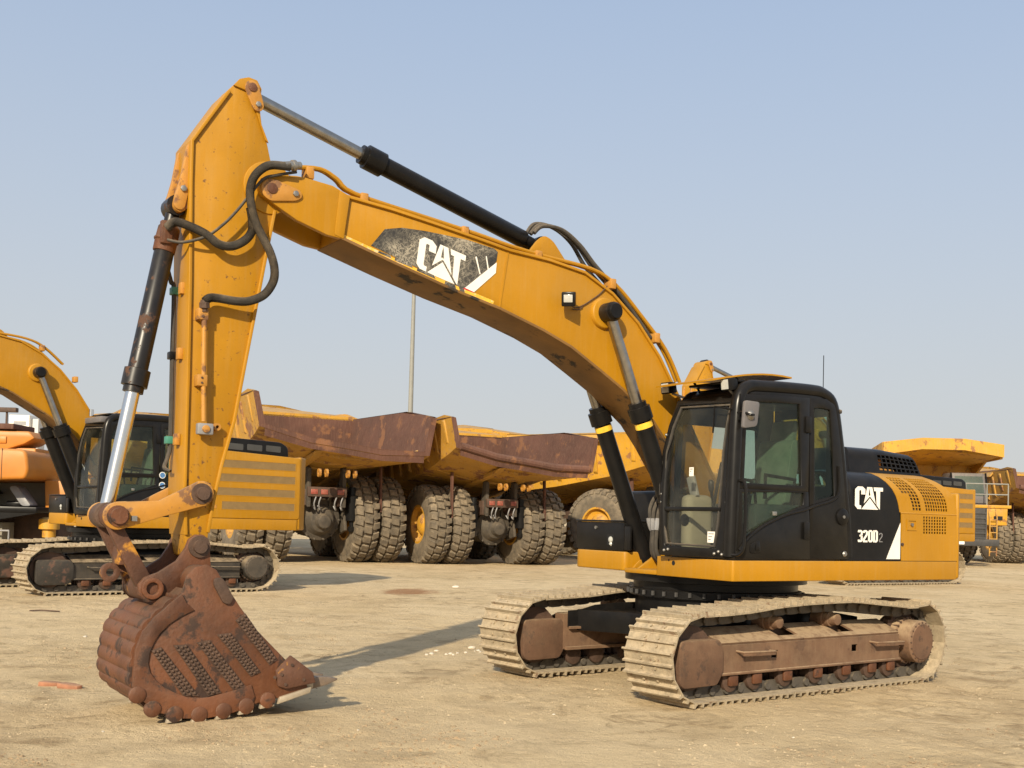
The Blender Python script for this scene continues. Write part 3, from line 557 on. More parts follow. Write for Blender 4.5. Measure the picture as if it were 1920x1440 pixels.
    decal('paint_strip', [[(4.498, 3.952), (4.508, 3.912), (3.75, 3.715), (3.0, 3.535), (2.985, 3.575), (3.75, 3.75)]], lambda x, z: (x, z), 'tape_worn', boom, .002, y=.2358)
    for q in [[(4.16, 3.86), (4.05, 3.84), (4.04, 3.815), (4.17, 3.845)], [(4.0, 3.828), (3.84, 3.785), (3.83, 3.76), (4.01, 3.802)], [(3.78, 3.768), (3.62, 3.725), (3.60, 3.695), (3.79, 3.742)], [(3.50, 3.69), (3.40, 3.665), (3.39, 3.63), (3.51, 3.662)], [(3.36, 3.655), (3.31, 3.645), (3.30, 3.61), (3.35, 3.62)]]: decal('brand_chip', [q], lambda x, z: (x, z), 'decal_black', d0, .002, y=.2392)
    lp = G().prism(rnd([(2.305, 3.735), (2.175, 3.735), (2.165, 3.62), (2.295, 3.61)], .025), .30, .40).out('work_lamp', 'black', boom, bevel=.01)
    lm = Matrix.Translation((2.24, .36, 3.67)) @ Matrix.Rotation(math.radians(48), 4, 'Z') @ Matrix.Rotation(math.radians(12), 4, 'Y')
    lp.data.transform(lm @ Matrix.Translation((-2.24, -.35, -3.67)))
    le = G().box(.058, .066, -.042, .042, -.03, .042).xf(lm).out('lamp_lens', 'lens', lp, bevel=.004)
    hs = G().box(-.05, .062, -.064, .064, -.068, .068).xf(lm).out('lamp_housing', 'black', lp, bevel=.012)
    G().cyl((2.2, .23, 3.64), (2.235, .34, 3.66), .015, n=8).out('lamp_bracket', 'black', lp)
    G().tube(ctr([(2.2, .33, 3.63), (2.10, .262, 3.62), (2.0, .25, 3.655), (1.9, .25, 3.72), (1.79, .25, 3.80), (1.72, .26, 3.88)], 6), .006, 5).out('lamp_wire', 'rust_dark', lp)
    G().tube(ctr([(2.13, .262, 3.60), (2.05, .25, 3.61), (2.0, .25, 3.64)], 6), .005, 5).out('lamp_wire', 'rust_dark', lp)
    # hoses between boom and stick cylinder
    for yy, dz in ((.07, 0), (-.02, .03), (.13, -.02)):
        G().tube(ctr([(2.50, yy, 4.30), (2.40, yy, 4.40+dz), (2.18, yy, 4.40+dz), (1.98, yy+.02, 4.28+dz), (1.80, yy+.03, 4.09), (1.55, yy+.05, 3.88), (1.35, yy+.05, 3.70), (1.1, yy+.05, 3.45)], 8), .02, 8).out('hydraulic_hose', 'rubber', boom)

# ------------------------------------------------------------------ excavator upper structure
def lines(a, b, n, bar):                                 # n openings with bars between: returns grid lines and opening indices offset
    w_ = (b-a-bar*(n-1))/n; o = []
    for i in range(n): o += [a+i*(w_+bar), a+i*(w_+bar)+w_]
    return o
def cab(ex, main=True):
    Yo, Yi = 1.325, .42; bk = 'black_cab'
    xw = lambda z: 1.0-.02*max(0, (z-1.6)/1.2)-.06*max(0, (z-2.2)/.6)**2
    shell = G().prism([(.93, 2.79), (.90, 2.85), (.80, 2.905), (.3, 2.925), (-.17, 2.945), (-.29, 2.925), (-.35, 2.87), (-.37, 2.79)], .475, 1.30).out('cab', bk, ex, bevel=.035, seg=3)
    G().box(.90, -.3, .54, 1.24, 2.93, 2.955).out('roof_panel', bk, shell, bevel=.01)
    # left side: door with two panes, rear quarter
    o = [(.965, 1.93), (.955, 2.70), (.90, 2.81), (.5, 2.83), (.035, 2.84), (.035, 1.93)]; i = [(.885, 1.985), (.865, 2.6), (.79, 2.745), (.5, 2.76), (.175, 2.77), (.13, 1.985)]
    dr = G().ring(o, i, 1.285, Yo).out('door', bk, shell, bevel=.006)
    G().prism(rnd(i, .03), 1.30, 1.305).out('door_pane', 'glass_tint', dr)
    o = [(.965, 1.93), (.5, 1.93), (.035, 1.93), (.01, 1.6), (.0, 1.28), (.985, 1.28)]; i = [(.905, 1.895), (.5, 1.91), (.095, 1.92), (.105, 1.80), (.591, 1.625), (.88, 1.48)]
    G().ring(o, i, 1.285, Yo).out('door_panel', bk, dr, bevel=.006); G().prism(i, 1.30, 1.305).out('door_pane', 'glass_tint', dr)
    G().tube(ctr([(.94, 1.33, 1.36), (.80, 1.335, 1.50), (.6, 1.335, 1.61), (.35, 1.335, 1.70), (.1, 1.335, 1.755), (-.05, 1.335, 1.80), (-.28, 1.335, 1.86), (-.38, 1.335, 1.95), (-.37, 1.335, 2.2)], 6), .014, 6).out('door_trim', bk, shell)
    o = [(.03, 2.84), (-.2, 2.85), (-.345, 2.79), (-.45, 2.3), (-.555, 1.28), (.0, 1.28)]; i = [(-.03, 2.75), (-.14, 2.755), (-.25, 2.745), (-.305, 2.3), (-.335, 1.905), (-.06, 1.85)]
    qt = G().ring(o, i, 1.285, Yo-.003).out('rear_side_panel', bk, shell, bevel=.006); G().prism(i, 1.30, 1.305).out('side_pane', 'glass_tint', qt)
    for z0, z1 in ((2.50, 2.66), (1.47, 1.64)): G().box(.03, .10, Yo, Yo+.022, z0, z1).out('door_hinge', 'black', shell, bevel=.008)
    hd = G().prism(rnd([(.80, 1.42), (.68, 1.46), (.66, 1.34), (.80, 1.33)], .03), Yo-.02, Yo+.008).out('door_handle', 'black', dr, bevel=.004); G().box(.69, .735, Yo+.005, Yo+.02, 1.36, 1.43).out('handle_latch', 'black', hd, bevel=.004)
    G().box(.455, .505, 1.306, 1.33, 1.69, 1.73).out('pane_latch', 'steel', dr, bevel=.006)
    # rear, right side, floor
    z = [(.45, 1.28), (.47, 2.80), (1.28, 2.80), (1.28, 1.28)]; z2 = [(.56, 2.0), (.56, 2.7), (1.18, 2.7), (1.18, 2.0)]
    g = G().ring(z, z2, -.40, -.36, 'x').out('rear_panel', bk, shell); G().prism(z2, -.382, -.378, 'x').out('rear_pane', 'glass_tint', shell)
    o = [(.97, 1.28), (.95, 2.8), (-.36, 2.8), (-.40, 1.28)]; i = [(.92, 1.62), (.88, 2.58), (-.12, 2.58), (-.16, 1.62)]
    G().ring(o, i, .425, .455).out('right_side_panel', bk, shell); G().prism(i, .438, .442).out('side_pane', 'glass_clear', shell)
    G().box(-.40, .97, .43, 1.29, 1.265, 1.30).out('cab_floor', 'interior', shell)
    # windscreen frame: leans back slightly towards the roof
    def lean(g): g.v = [(p[0]+xw(p[2])-1.0+.12*(1.325-p[1]), p[1], p[2]) for p in g.v]; return g
    zz = [1.28, 1.6, 2.0, 2.3, 2.55, 2.80]
    ol = [(.40, 1.28), (.385, 1.6), (.38, 2.0), (.40, 2.3), (.45, 2.55), (.52, 2.80), (1.325, 2.80), (1.325, 2.55), (1.325, 2.3), (1.325, 2.0), (1.325, 1.6), (1.325, 1.28)]
    il = [(.47, 1.375), (.42, 1.6), (.415, 2.0), (.435, 2.3), (.49, 2.55), (.56, 2.745), (1.215, 2.735), (1.20, 2.55), (1.185, 2.3), (1.17, 2.0), (1.15, 1.6), (1.11, 1.365)]
    ws = lean(G().ring(ol, il, .955, 1.0, 'x')).out('windscreen_frame', bk, shell, bevel=.008)
    lean(G().prism(il, .972, .977, 'x')).out('windscreen', 'glass_clear', ws, angle=60)
    lean(G().box(.975, 1.004, .447, 1.155, 1.715, 1.755)).out('windscreen_bar', bk, ws, bevel=.006)
    lean(G().ring([(y+(.012 if y < .7 else -.012), z+.012*(1 if z < 2 else -1)) for y, z in il], [(y+(.03 if y < .7 else -.03), z+.03*(1 if z < 2 else -1)) for y, z in il], .978, 1.003, 'x')).out('windscreen_seal', 'rubber', ws, bevel=.005)
    G().tube(ctr([(.985, 1.265, 1.30), (.985, 1.27, 1.6), (.97, 1.272, 2.1), (.95, 1.27, 2.55), (.915, 1.265, 2.78), (.82, 1.26, 2.88), (.6, 1.26, 2.905), (.0, 1.26, 2.92), (-.2, 1.26, 2.90), (-.335, 1.26, 2.80), (-.42, 1.26, 2.45), (-.48, 1.26, 2.1), (-.56, 1.26, 1.6), (-.58, 1.26, 1.30)], 5), .066, 14).out('cab_pillar', bk, shell)
    G().tube(ctr([(1.06, .44, 1.30), (1.08, .425, 1.7), (1.065, .425, 2.1), (1.02, .455, 2.5), (.92, .52, 2.78), (.75, .55, 2.87), (0, .55, 2.885)], 5), .045, 10).out('cab_pillar', bk, shell)
    # seat and controls
    st = G().box(.02, .50, .60, 1.08, 1.60, 1.74).out('seat', 'seat', ex, bevel=.05, seg=3)
    G().prism(rnd([(.12, 1.70), (.0, 1.70), (-.13, 2.42), (-.06, 2.46), (-.0, 2.43)], .04), .61, 1.07).out('backrest', 'seat', st, bevel=.05, seg=3)
    G().prism(rnd([(-.06, 2.42), (-.13, 2.42), (-.17, 2.64), (-.11, 2.66)], .03), .69, .99).out('headrest', 'seat', st, bevel=.03)
    G().box(.05, .45, .63, 1.05, 1.30, 1.60).out('seat_base', 'interior', st, bevel=.02)
    for y in (.54, 1.14):
        c = G().box(-.05, .62, y-.07, y+.07, 1.55, 1.80).out('control_console', 'interior', ex, bevel=.03); G().cyl((.55, y, 1.8), (.57, y, 1.93), .015, n=8).out('joystick_stem', 'black', c)
        G().lathe((.57, y, 1.92), (.58, y, 2.04), [(0, .02), (.3, .03), (.8, .03), (1, .015)], 10).out('joystick', 'black', c); G().tube([(.1, y+.02, 1.8), (.05, y+.02, 2.05), (.45, y+.02, 2.08), (.45, y+.02, 1.85)], .02, 8).out('armrest', 'black', c)
    if not main: return shell
    for y in (.80, .93): G().tube([(.72, y, 1.32), (.78, y, 1.75), (.70, y, 2.12), (.68, y, 2.2)], .016, 8).out('travel_lever', 'black', shell); G().box(.68, .82, y-.05, y+.05, 1.33, 1.36).out('pedal', 'rubber', shell)
    mo = G().box(.80, .84, .50, .60, 1.85, 2.07).xf(Matrix.Translation((.82, .55, 1.95)) @ Matrix.Rotation(.35, 4, 'X') @ Matrix.Translation((-.82, -.55, -1.95))).out('monitor', 'grey_metal', shell, bevel=.01)
    G().box(.60, .93, .47, .62, 1.32, 1.88).out('trim_panel', 'beige_trim', shell, bevel=.06, seg=3)
    G().cyl((.925, .56, 1.63), (.94, .56, 1.63), .06, n=20).out('air_vent', 'black', shell, bevel=.01)
    lab = G().box(.55, .56, .64, .78, 1.76, 2.0).out('warning_label', 'label_yellow', shell); G().box(.561, .562, .655, .765, 1.94, 1.985).out('label_header', 'red', lab)
    for zz_ in (1.79, 1.82, 1.85, 1.88): G().box(.561, .5615, .655, .765, zz_, zz_+.008).out('label_text', 'dark', lab)
    for yy, z0, hh, ww in ((.99, 1.42, .105, .10), (.74, 2.05, .085, .062)):
        sh = G().box(.978, .980, yy, yy+ww, z0, z0+hh).xf(Matrix.Translation((xw(z0)-1.0+.12*(1.325-yy), 0, 0))).out('paper_notice', 'white', ws)
        for k in range(3): G().box(.9803, .9806, yy+.012, yy+ww-.012-.02*k, z0+hh*(.75-.25*k), z0+hh*(.75-.25*k)+.009).xf(Matrix.Translation((xw(z0)-1.0+.12*(1.325-yy), 0, 0))).out('notice_text', 'grey_metal', sh)
    # screen bolts, wiper, mirror, grab rail, lamps, visor, aerial
    for y, z in ((.42, 1.80), (1.23, 1.80), (.44, 2.46), (.47, 1.33), (1.10, 1.32), (1.15, 1.34), (1.19, 1.315), (.52, 1.34), (1.27, 2.71), (.42, 1.88)):
        G().lathe((xw(z)+.12*(1.325-y), y, z), (.02+xw(z)+.12*(1.325-y), y, z), [(0, .016), (.6, .015), (1, .006)], 10).out('screen_stud', 'steel', shell)
    G().tube([(1.06, .42, 1.86), (1.10, .42, 2.0), (1.08, .47, 2.30), (1.04, .50, 2.45)], .009, 6).out('wiper_arm', 'black', shell); G().tube([(1.09, .37, 1.87), (1.10, .39, 2.1), (1.07, .44, 2.35)], .012, 6).out('wiper_blade', 'rubber', shell)
    mr = G().prism(rnd([(1.015, 2.735), (.83, 2.73), (.86, 2.505), (1.035, 2.475)], .03), 1.42, 1.455).out('mirror', 'mirror_grey', shell, bevel=.012)
    G().lathe((.95, 1.45, 2.60), (.95, 1.49, 2.60), [(0, .045), (.4, .045), (1, .02)], 14).out('mirror_mount', 'steel', mr)
    G().tube(ctr([(.97, 1.30, 2.63), (1.0, 1.40, 2.63), (1.0, 1.50, 2.60), (.95, 1.50, 2.60)], 5), .012, 7).out('mirror_arm', 'black', mr); G().tube([(1.0, 1.36, 2.56), (1.0, 1.37, 2.80)], .009, 6).out('mirror_rod', 'black', mr)
    G().tube([(1.02, 1.28, 2.66), (1.06, 1.10, 2.70), (1.06, 1.08, 2.45)], .009, 6).out('mirror_rod', 'black', mr)
    G().tube(ctr([(.95, 1.34, 2.0), (.95, 1.40, 1.98), (.945, 1.41, 1.85), (.95, 1.41, 1.50), (.96, 1.40, 1.37), (.985, 1.36, 1.32), (1.02, 1.30, 1.32)], 6), .016, 8).out('grab_rail', 'black', shell)
    for y, z in ((.40, 2.93), (1.215, 2.90)):
        mm = Matrix.Translation((1.04 if y < 1 else 1.0, y, z)) @ Matrix.Rotation(.12, 4, 'Y') @ Matrix.Rotation(.2 if y < 1 else .05, 4, 'Z')
        lp = G().prism(rnd([(-.07, -.05), (.05, -.06), (.05, .06), (-.06, .05)], .02), -.055, .055).xf(mm).out('cab_lamp', 'black', shell, bevel=.012)
        G().box(.05, .056, -.042, .042, -.045, .045).xf(mm).out('lamp_lens', 'lens', lp); G().tube([(.99, y, z-.05), (.92, y+(.12 if y < 1 else 0), z-.10)], .012, 6).out('lamp_bracket', 'steel', lp)
    v = G(); N = 9; top = []
    for k in range(N): t = k/(N-1); top.append((1.20-1.02*t, 2.93+.115*math.sin(t*PI*.62)))
    v.strip(top, .012, .40, 1.22); v.out('roof_visor', 'yellow', shell, angle=60)
    for y in (.56, 1.15): G().tube([(.75, y, 2.88), (.85, y, 2.99)], .012, 6).out('visor_bracket', 'black', shell)
    G().cyl((-.28, 1.2, 2.92), (-.28, 1.2, 3.30), .0045, n=6).out('aerial', 'black', shell); G().cyl((-.19, 1.2, 2.94), (-.19, 1.2, 2.985), .022, n=10).out('aerial_base', 'black', shell, bevel=.005)
    G().lathe((-.36, 1.3, 2.74), (-.41, 1.32, 2.74), [(0, .014), (.5, .014), (.55, .024), (1, .02)], 10).out('rubber_stop', 'rubber', shell)
    return shell

def upper_common(ex, tail, paint='yellow'):
    sk = rnd([(1.01, .235), (1.01, 1.328), (-tail+.50, 1.328), (-tail+.50, .235)], .03, 3)
    g = G().prism(sk, 1.072, 1.264, 'z').out('side_skirt', paint, ex, bevel=.035, seg=3)
    for y, z, r in ((.50, 1.205, .024), (.43, 1.23, .011)): G().cyl((1.0, y, z), (1.0112, y, z), r, n=16).out('skirt_hole', 'dark', g)
    fr = G().box(-1.9, 1.0, -.28, .225, 1.075, 1.12).out('main_frame', paint, ex, bevel=.006)
    for y in (-.30, -.17, .17, .30): G().prism([(.95, 1.1), (.75, 1.22), (.62, 1.32), (.40, 1.75), (.2, 1.95), (-.1, 1.95), (-.5, 1.6), (-.7, 1.1)] if abs(y) < .2 else rnd([(.92, 1.09), (.80, 1.20), (.68, 1.24), (.58, 1.20), (.5, 1.09)], .04), y-.02, y+.02).out('frame_rib', paint, fr, bevel=.006)
    for y in (-.46, .22): G().prism(rnd([(.95, 1.085), (.80, 1.19), (.68, 1.24), (.56, 1.18), (.5, 1.085)], .04), y-.02, y+.02).out('cylinder_lug', paint, fr, bevel=.006)
    # right-hand side: storage box, tanks
    q = rnd([(1.0, -.29), (1.0, -1.12), (.92, -1.22), (-tail+.45, -1.32), (-tail+.45, -.29)], .06)
    G().prism(q, 1.09, 1.285, 'z').out('right_skirt', paint, ex, bevel=.06, seg=3)
    sb = G().prism(rnd([(-1.165, 1.292), (-.32, 1.292), (-.32, 1.59), (-1.165, 1.59)], .025), .30, .985, 'x').out('storage_box', 'black', ex, bevel=.012)
    G().box(.28, 1.0, -1.16, -.33, 1.592, 1.612).out('box_lid', 'black', sb, bevel=.006); G().cyl((.98, -.80, 1.53), (1.0, -.80, 1.53), .018, n=12).out('box_latch', 'steel', sb)
    lw = G().box(.95, .989, -.60, -.49, 1.345, 1.46).out('lamp_recess', 'dark', sb); G().lathe((.985, -.54, 1.405), (1.01, -.54, 1.405), [(0, .035), (.5, .032), (1, .012)], 14).out('box_lamp', 'lens', sb); G().lathe((.985, -.54, 1.362), (1.0, -.54, 1.362), [(0, .025), (1, .012)], 12).out('box_lamp', 'lens', sb)
    G().box(.955, .985, -.318, -.22, 1.30, 1.55).out('side_rail', 'black', sb, bevel=.01)
    G().box(-1.2, .22, -1.30, -.33, 1.288, 1.95).out('fuel_tank', 'black', ex, bevel=.04, seg=3)
    G().box(-tail+.47, -1.22, -1.30, -.33, 1.288, 2.1).out('pump_cover', paint, ex, bevel=.05, seg=3)
    cw = [(-tail+.44, 1.30)]+[(-.1-(tail-.1)*math.cos(a), 1.34*math.sin(a)/math.sin(1.12)) for a in [1.12-2.24*k/16 for k in range(17)] if True]
    zt_ = 2.0 if tail == 2.75 else 2.42
    cw = [(-tail+.49, 1.315), (-tail+.43, 1.30), (-tail+.22, 1.08), (-tail+.05, .75), (-tail, .3), (-tail, -.3), (-tail+.05, -.75), (-tail+.22, -1.08), (-tail+.43, -1.30), (-tail+.49, -1.315)]
    G().prism(cw, 1.075, zt_, 'z').out('counterweight', paint, ex, bevel=.06, seg=3)

def upper_D(ex):
    upper_common(ex, 2.75)
    def P(s):                                            # hood section: up the side, round the shoulder, over the top
        if s < .66: return (1.322-.02*s, 1.270+s)
        if s < 1.06: a = (s-.66)/.4*PI/2; return (1.309-.25*(1-math.cos(a)), 1.930+.245*math.sin(a))
        return (1.059-(s-1.06), 2.175)
    ZS = [0, .1, .25, .40, .51, .6, .66, .74, .82, .9, .98, 1.06, 1.7]
    def bnd(s): z = P(s)[1]; return -1.335 if z < 1.77 else -1.32+.24*min(1, (z-1.77)/.40)**1.6
    def rear(s): z = P(s)[1]; return -2.25 if z < 1.78 else -2.25+.39*min(1, (z-1.78)/.395)**2.4
    bp = G().sheet([0, .2, .4, .6, .8, 1], ZS, lambda u, s: (-.59+(bnd(s)+.59+.006)*u, P(s)[0], P(s)[1]), (), .012).out('hood_panel', 'black', ex, label='black hood panel with white lettering')
    # front edge of hood beside the cab
    G().sheet([0, 1], ZS, lambda u, s: (-.59+.10*u, P(s)[0]-.06*u, P(s)[1]-.02*u), (), .01).out('hood_edge', 'black', bp)
    cols1, cols2 = lines(.12, .37, 5, .012), lines(.45, .83, 9, .011); us = [0]+cols1+cols2+[1]
    rows = lines(.525, .90, 11, .009); ss = [.50]+rows+[.98, 1.06, 1.7]
    holes = set()
    for j in range(11):
        for i in range(5):
            if j >= 5 or i in (2, 3, 4): holes.add((1+2*i, 1+2*j))
        for i in range(9): holes.add((1+10+2*i, 1+2*j))
    up = G().sheet(us, ss, lambda u, s: (bnd(s)+(rear(s)-bnd(s))*u, P(s)[0], P(s)[1]), holes, .008).out('grille_door', 'yellow', ex, angle=30, label='yellow engine door with mesh grilles')
    cols = [-1.345]+lines(-1.695, -2.07, 9, -.014)+[-2.25]; rws = [0]+lines(.285, .465, 6, .010)+[.488]
    lo = G().sheet(cols, rws, lambda x, s: (x, P(s)[0], P(s)[1]), {(1+2*i, 1+2*j) for i in range(9) for j in range(6)}, .008).out('grille_door', 'yellow', ex, label='yellow lower engine door with latch')
    G().box(-2.2, -1.36, .3, 1.20, 1.28, 2.06).out('engine_block', 'engine', ex, bevel=.05)
    lt = G().ring([(-1.43, 1.585), (-1.58, 1.585), (-1.58, 1.70), (-1.43, 1.70)], [(-1.445, 1.60), (-1.565, 1.60), (-1.565, 1.685), (-1.445, 1.685)], 1.316, 1.324).out('door_latch', 'yellow', lo); G().cyl((-1.505, 1.315, 1.645), (-1.505, 1.332, 1.645), .018, n=12).out('latch_lock', 'steel', lt)
    G().cyl((-1.35, 1.32, 1.44), (-1.35, 1.335, 1.44), .016, n=8).out('door_bolt', 'rust_dark', lo); G().sheet([-1.335, -2.245], [.484, .492, .50], lambda x, s: (x, P(s)[0]+(.006 if .485 < s < .499 else 0), P(s)[1]), (), .004).out('door_seam', 'yellow', lo)
    fy = lambda z: 1.322-.02*(z-1.27)+.001
    decal('brand_lettering', CATL, lambda u, v: (-.632-u*.36, 1.785+v*.225), 'white', bp, .003, y=1.318)
    decal('model_lettering', word('320D', .46), lambda u, v: (-.682-u*.165, 1.455+v*.122), 'white', bp, .003, y=1.319)
    decal('model_lettering', stroke([(.08, .76), (.08, .88), (.16, .92), (.26, .92), (.34, .85), (.34, .62), (.08, .24), (.08, .07), (.40, .07)], .07), lambda u, v: (-.995-u*.14, 1.455+v*.10), 'grey_metal', bp, .003, y=1.319)
    decal('side_triangle', [[(-1.322, 1.66), (-1.11, 1.287), (-1.322, 1.287)]], lambda x, z: (x, z), 'white_paint', bp, .003, y=1.320)
    rc = G().lathe((-.445, 1.325, 1.70), (-.445, 1.345, 1.70), [(0, .085), (.6, .082), (1, .07)], 26).out('fuel_cover', 'black', ex); G().cyl((-.445, 1.34, 1.70), (-.445, 1.352, 1.70), .016, n=10).out('cover_lock', 'steel', rc)
    G().lathe((-.49, 1.325, 1.335), (-.49, 1.338, 1.335), [(0, .03), (1, .02)], 12).out('door_lock', 'steel', ex)
    # cooling-air cover on top
    def Q(s):
        if s < .17: return (.90-.25*s, 2.175+s)
        if s < .37: a = (s-.17)/.2*PI/2; return (.858-.11*(1-math.cos(a)), 2.345+.105*math.sin(a))
        return (.748-(s-.37), 2.45)
    sq = [0, .03]+lines(.04, .22, 4, .012)+[.25, .30, .37]+lines(.40, .80, 7, .016)+[.85, 1.2]
    xs = lines(0, .78, 15, .014)
    fx = lambda s: min(1., .35+s*2.6)
    def cov(u, s):
        y, z = Q(s); e = -2.17+.16*min(1, max(0, s)/.37)**2; f = -1.02-.10*min(1, s/.37)**2
        return (e+(f-e)*u, y, z-.03*max(0, .45-u)/.45*min(1, s/.2))
    hl = {(1+2*i, 2+2*j) for i in range(9) for j in range(4)} | {(1+2*i, 2+8+2+2*j) for i in range(8) for j in range(7)}
    us = [0]+[.02+x for x in lines(0, .62, 10, .014)]+[.7, .8, .9, 1]
    fc = G().sheet(us, sq, cov, hl, .008).out('air_cover', 'black', ex, angle=50)
    for u, x in ((1, 0), (0, 0)):
        cap = [cov(u, s) for s in sq]; g = G(); n = len(cap); g.add(cap+[(cap[0][0], cap[-1][1], 2.17)], [tuple(range(n+1))]); g.out('cover_end', 'black', fc)
    G().box(-2.0, -1.5, .1, .7, 2.15, 2.26).out('filter_box', 'yellow_worn', ex, bevel=.03); G().cyl((-1.78, .62, 2.26), (-1.78, .62, 2.36), .05, n=14).out('filter_cap', 'orange', ex, bevel=.01)
    # hydraulic hoses at the boom foot
    for k, (x0, y0) in enumerate(((.80, .02), (.78, -.06), (.76, .12), (.74, -.13), (.80, .19))):
        G().tube(ctr([(.35, y0*.8, 1.5), (.5, y0, 1.82+.02*k), (.68, y0, 1.86+.015*k), (.80, y0, 1.74), (x0+.03, y0, 1.5), (x0+.02, y0, 1.28), (.66, y0*.6, 1.15)], 6), .021, 8).out('hydraulic_hose', 'rubber', ex)
        G().lathe((.82, y0, 1.64), (x0+.035, y0, 1.52), [(0, .024), (.3, .029), (.7, .029), (1, .024)], 8).out('hose_fitting', 'grey_metal', ex)
    G().box(.55, .72, -.1, .2, 1.66, 1.70).out('hose_bracket', 'yellow', ex, bevel=.005)
    cab(ex)
def upper_E(ex, tail, sticker=False):
    upper_common(ex, tail, 'yellow')
    back = -tail+.46
    hp = G().prism(rnd([(-.56, 1.27), (-.56, 2.1), (-.72, 2.40), (-.95, 2.47), (back, 2.40), (back, 1.27)], .06), .3, 1.322)
    hp = hp.out('hood', 'yellow', ex, bevel=.04, seg=3)
    G().prism(rnd([(-.55, 1.27), (-.55, 2.1), (-.62, 2.3), (-.78, 1.7), (-.70, 1.27)], .02), 1.323, 1.328).out('hood_trim', 'black', hp)
    L = -back-.95
    for k in range(4):
        z = 1.42+k*.245; x0 = -.98 if k else -1.12
        vt = G().ring([(x0, z), (back+.10, z-.004), (back+.10, z+.148), (x0, z+.155)], [(x0-.012, z+.01), (back+.112, z+.006), (back+.112, z+.138), (x0-.012, z+.145)], 1.318, 1.326).out('vent_frame', 'yellow', hp)
        G().prism([(x0-.012, z+.01), (back+.112, z+.006), (back+.112, z+.138), (x0-.012, z+.145)], 1.316, 1.3235).out('vent_screen', 'vent_mesh', vt)
    G().prism([(-.90, 1.265), (-.906, 1.265), (-.906, 2.38), (-.90, 2.38)], 1.32, 1.324).out('door_seam', 'dark', hp); G().box(-1.03, -.93, 1.322, 1.327, 1.44, 1.50).out('door_latch', 'yellow_worn', hp)
    G().prism([(-.80, 1.42), (-.88, 1.55), (-.88, 1.40), (-.80, 1.28)], 1.323, 1.326).out('side_stripe', 'red', hp); ar = G().box(-.95, -.78, 1.329, 1.331, 1.20, 1.235).out('arrow_label', 'label_yellow', hp)
    for k in (0, 1): G().prism([(-.83-.05*k, 1.208), (-.86-.05*k, 1.2175), (-.83-.05*k, 1.227)], 1.331, 1.333).out('arrow_mark', 'dark', ar)
    cv = G().prism(rnd([(-.70, 2.40), (-.70, 2.62), (-.80, 2.72), (back+.35, 2.68), (back+.2, 2.6), (back+.18, 2.38)], .06, 4), .25, 1.18).out('air_cover', 'black', ex, bevel=.06, seg=3)
    for k in range(4): x = -.9-k*(L/4.6); G().prism(rnd([(x, 2.50), (x-L/5.8, 2.49), (x-L/5.8, 2.60), (x, 2.61)], .02), 1.178, 1.186).out('cover_grille', 'interior', cv)
    sh = cab(ex, False)
    if sticker:
        for z in (1.80, 1.97): s = G().cyl((-.02, 1.327, z), (-.02, 1.330, z), .056, n=24).out('round_sticker', 'white', sh); G().cyl((-.02, 1.33, z), (-.02, 1.332, z), .045, n=24).out('sticker_print', 'sticker_blue', s)
        G().cyl((.93, .55, 2.93), (.93, .55, 3.05), .04, n=14).out('beacon', 'chrome', sh); G().box(.86, 1.02, .5, 1.2, 2.80, 2.90).out('roof_visor', 'mirror_grey', sh, bevel=.02)

XC, YC, YAW, DY = 2.183, 12.18, 3.7098, .0861
ex = thing('excavator', 'tracked yellow excavator with scratched logo panel on its boom and rusty bucket on the ground', 'excavator', (XC, YC, 0), YAW)
undercarriage(ex, DY); arm(ex); upper_D(ex)
e2 = thing('excavator', 'yellow excavator with slatted rear vents and round stickers on its cab', 'excavator', (-7.88, 23.55, 0), math.radians(221), 1.16)
undercarriage(e2, 0, (1.07, 1.02, .97), 'black_frame', 'black_guard', 'axle'); arm(e2, False); upper_E(e2, 3.15, True)
e3 = thing('excavator', 'yellow excavator standing behind the black cab, only stick top and vented tail showing', 'excavator', (10.75, 35.3, 0), math.radians(212), 1.21)
undercarriage(e3, 0, (1.12, 1, 1), 'black_frame', 'black_guard', 'axle'); arm(e3, False); upper_E(e3, 3.3)

# ------------------------------------------------------------------ dump trucks (x forward, y left, origin on the ground under the rear axle)
TY = {}
def tyre_mesh():
    r, wd = 1.33, .40
    g = G().lathe((0, -wd, 0), (0, wd, 0), [(.06, .66), (.02, .78), (.0, 1.0), (.03, 1.18), (.10, 1.28), (.2, r), (.8, r), (.90, 1.28), (.97, 1.18), (1, 1.0), (.98, .78), (.94, .66)], 48, caps=False)
    n = 27
    for k in range(n):
        a = 2*PI*k/n
        for y0, y1, da, h in ((-.40, -.165, 0, .085), (-.135, .135, .5, .09), (.165, .40, .25, .085)):
            b = a+da*2*PI/n; hw = .365*2*PI/n*(1.0 if y0 > -.2 and y1 < .2 else .92); v = []
            for rr in (r-.06, r+h):
                for yy, sk in ((y0+(.022 if rr > r else 0), -.0), (y1-(.022 if rr > r else 0), .35)):
                    for s in (-1, 1):
                        t = b+s*hw*(.84 if rr > r else 1.06)+sk*2*PI/n*(.4 if y0 > 0 else (-.4 if y1 < 0 else .3)); drop = .06 if abs(yy) > .3 else 0
                        v.append(((rr-drop)*math.sin(t), yy, (rr-drop)*math.cos(t)))
            g.add(v, [(0, 1, 3, 2), (4, 6, 7, 5), (0, 4, 5, 1), (2, 3, 7, 6), (0, 2, 6, 4), (1, 5, 7, 3)])
    me = g.mesh('tyre', angle=40); me.materials.append(M['tyre']); return me
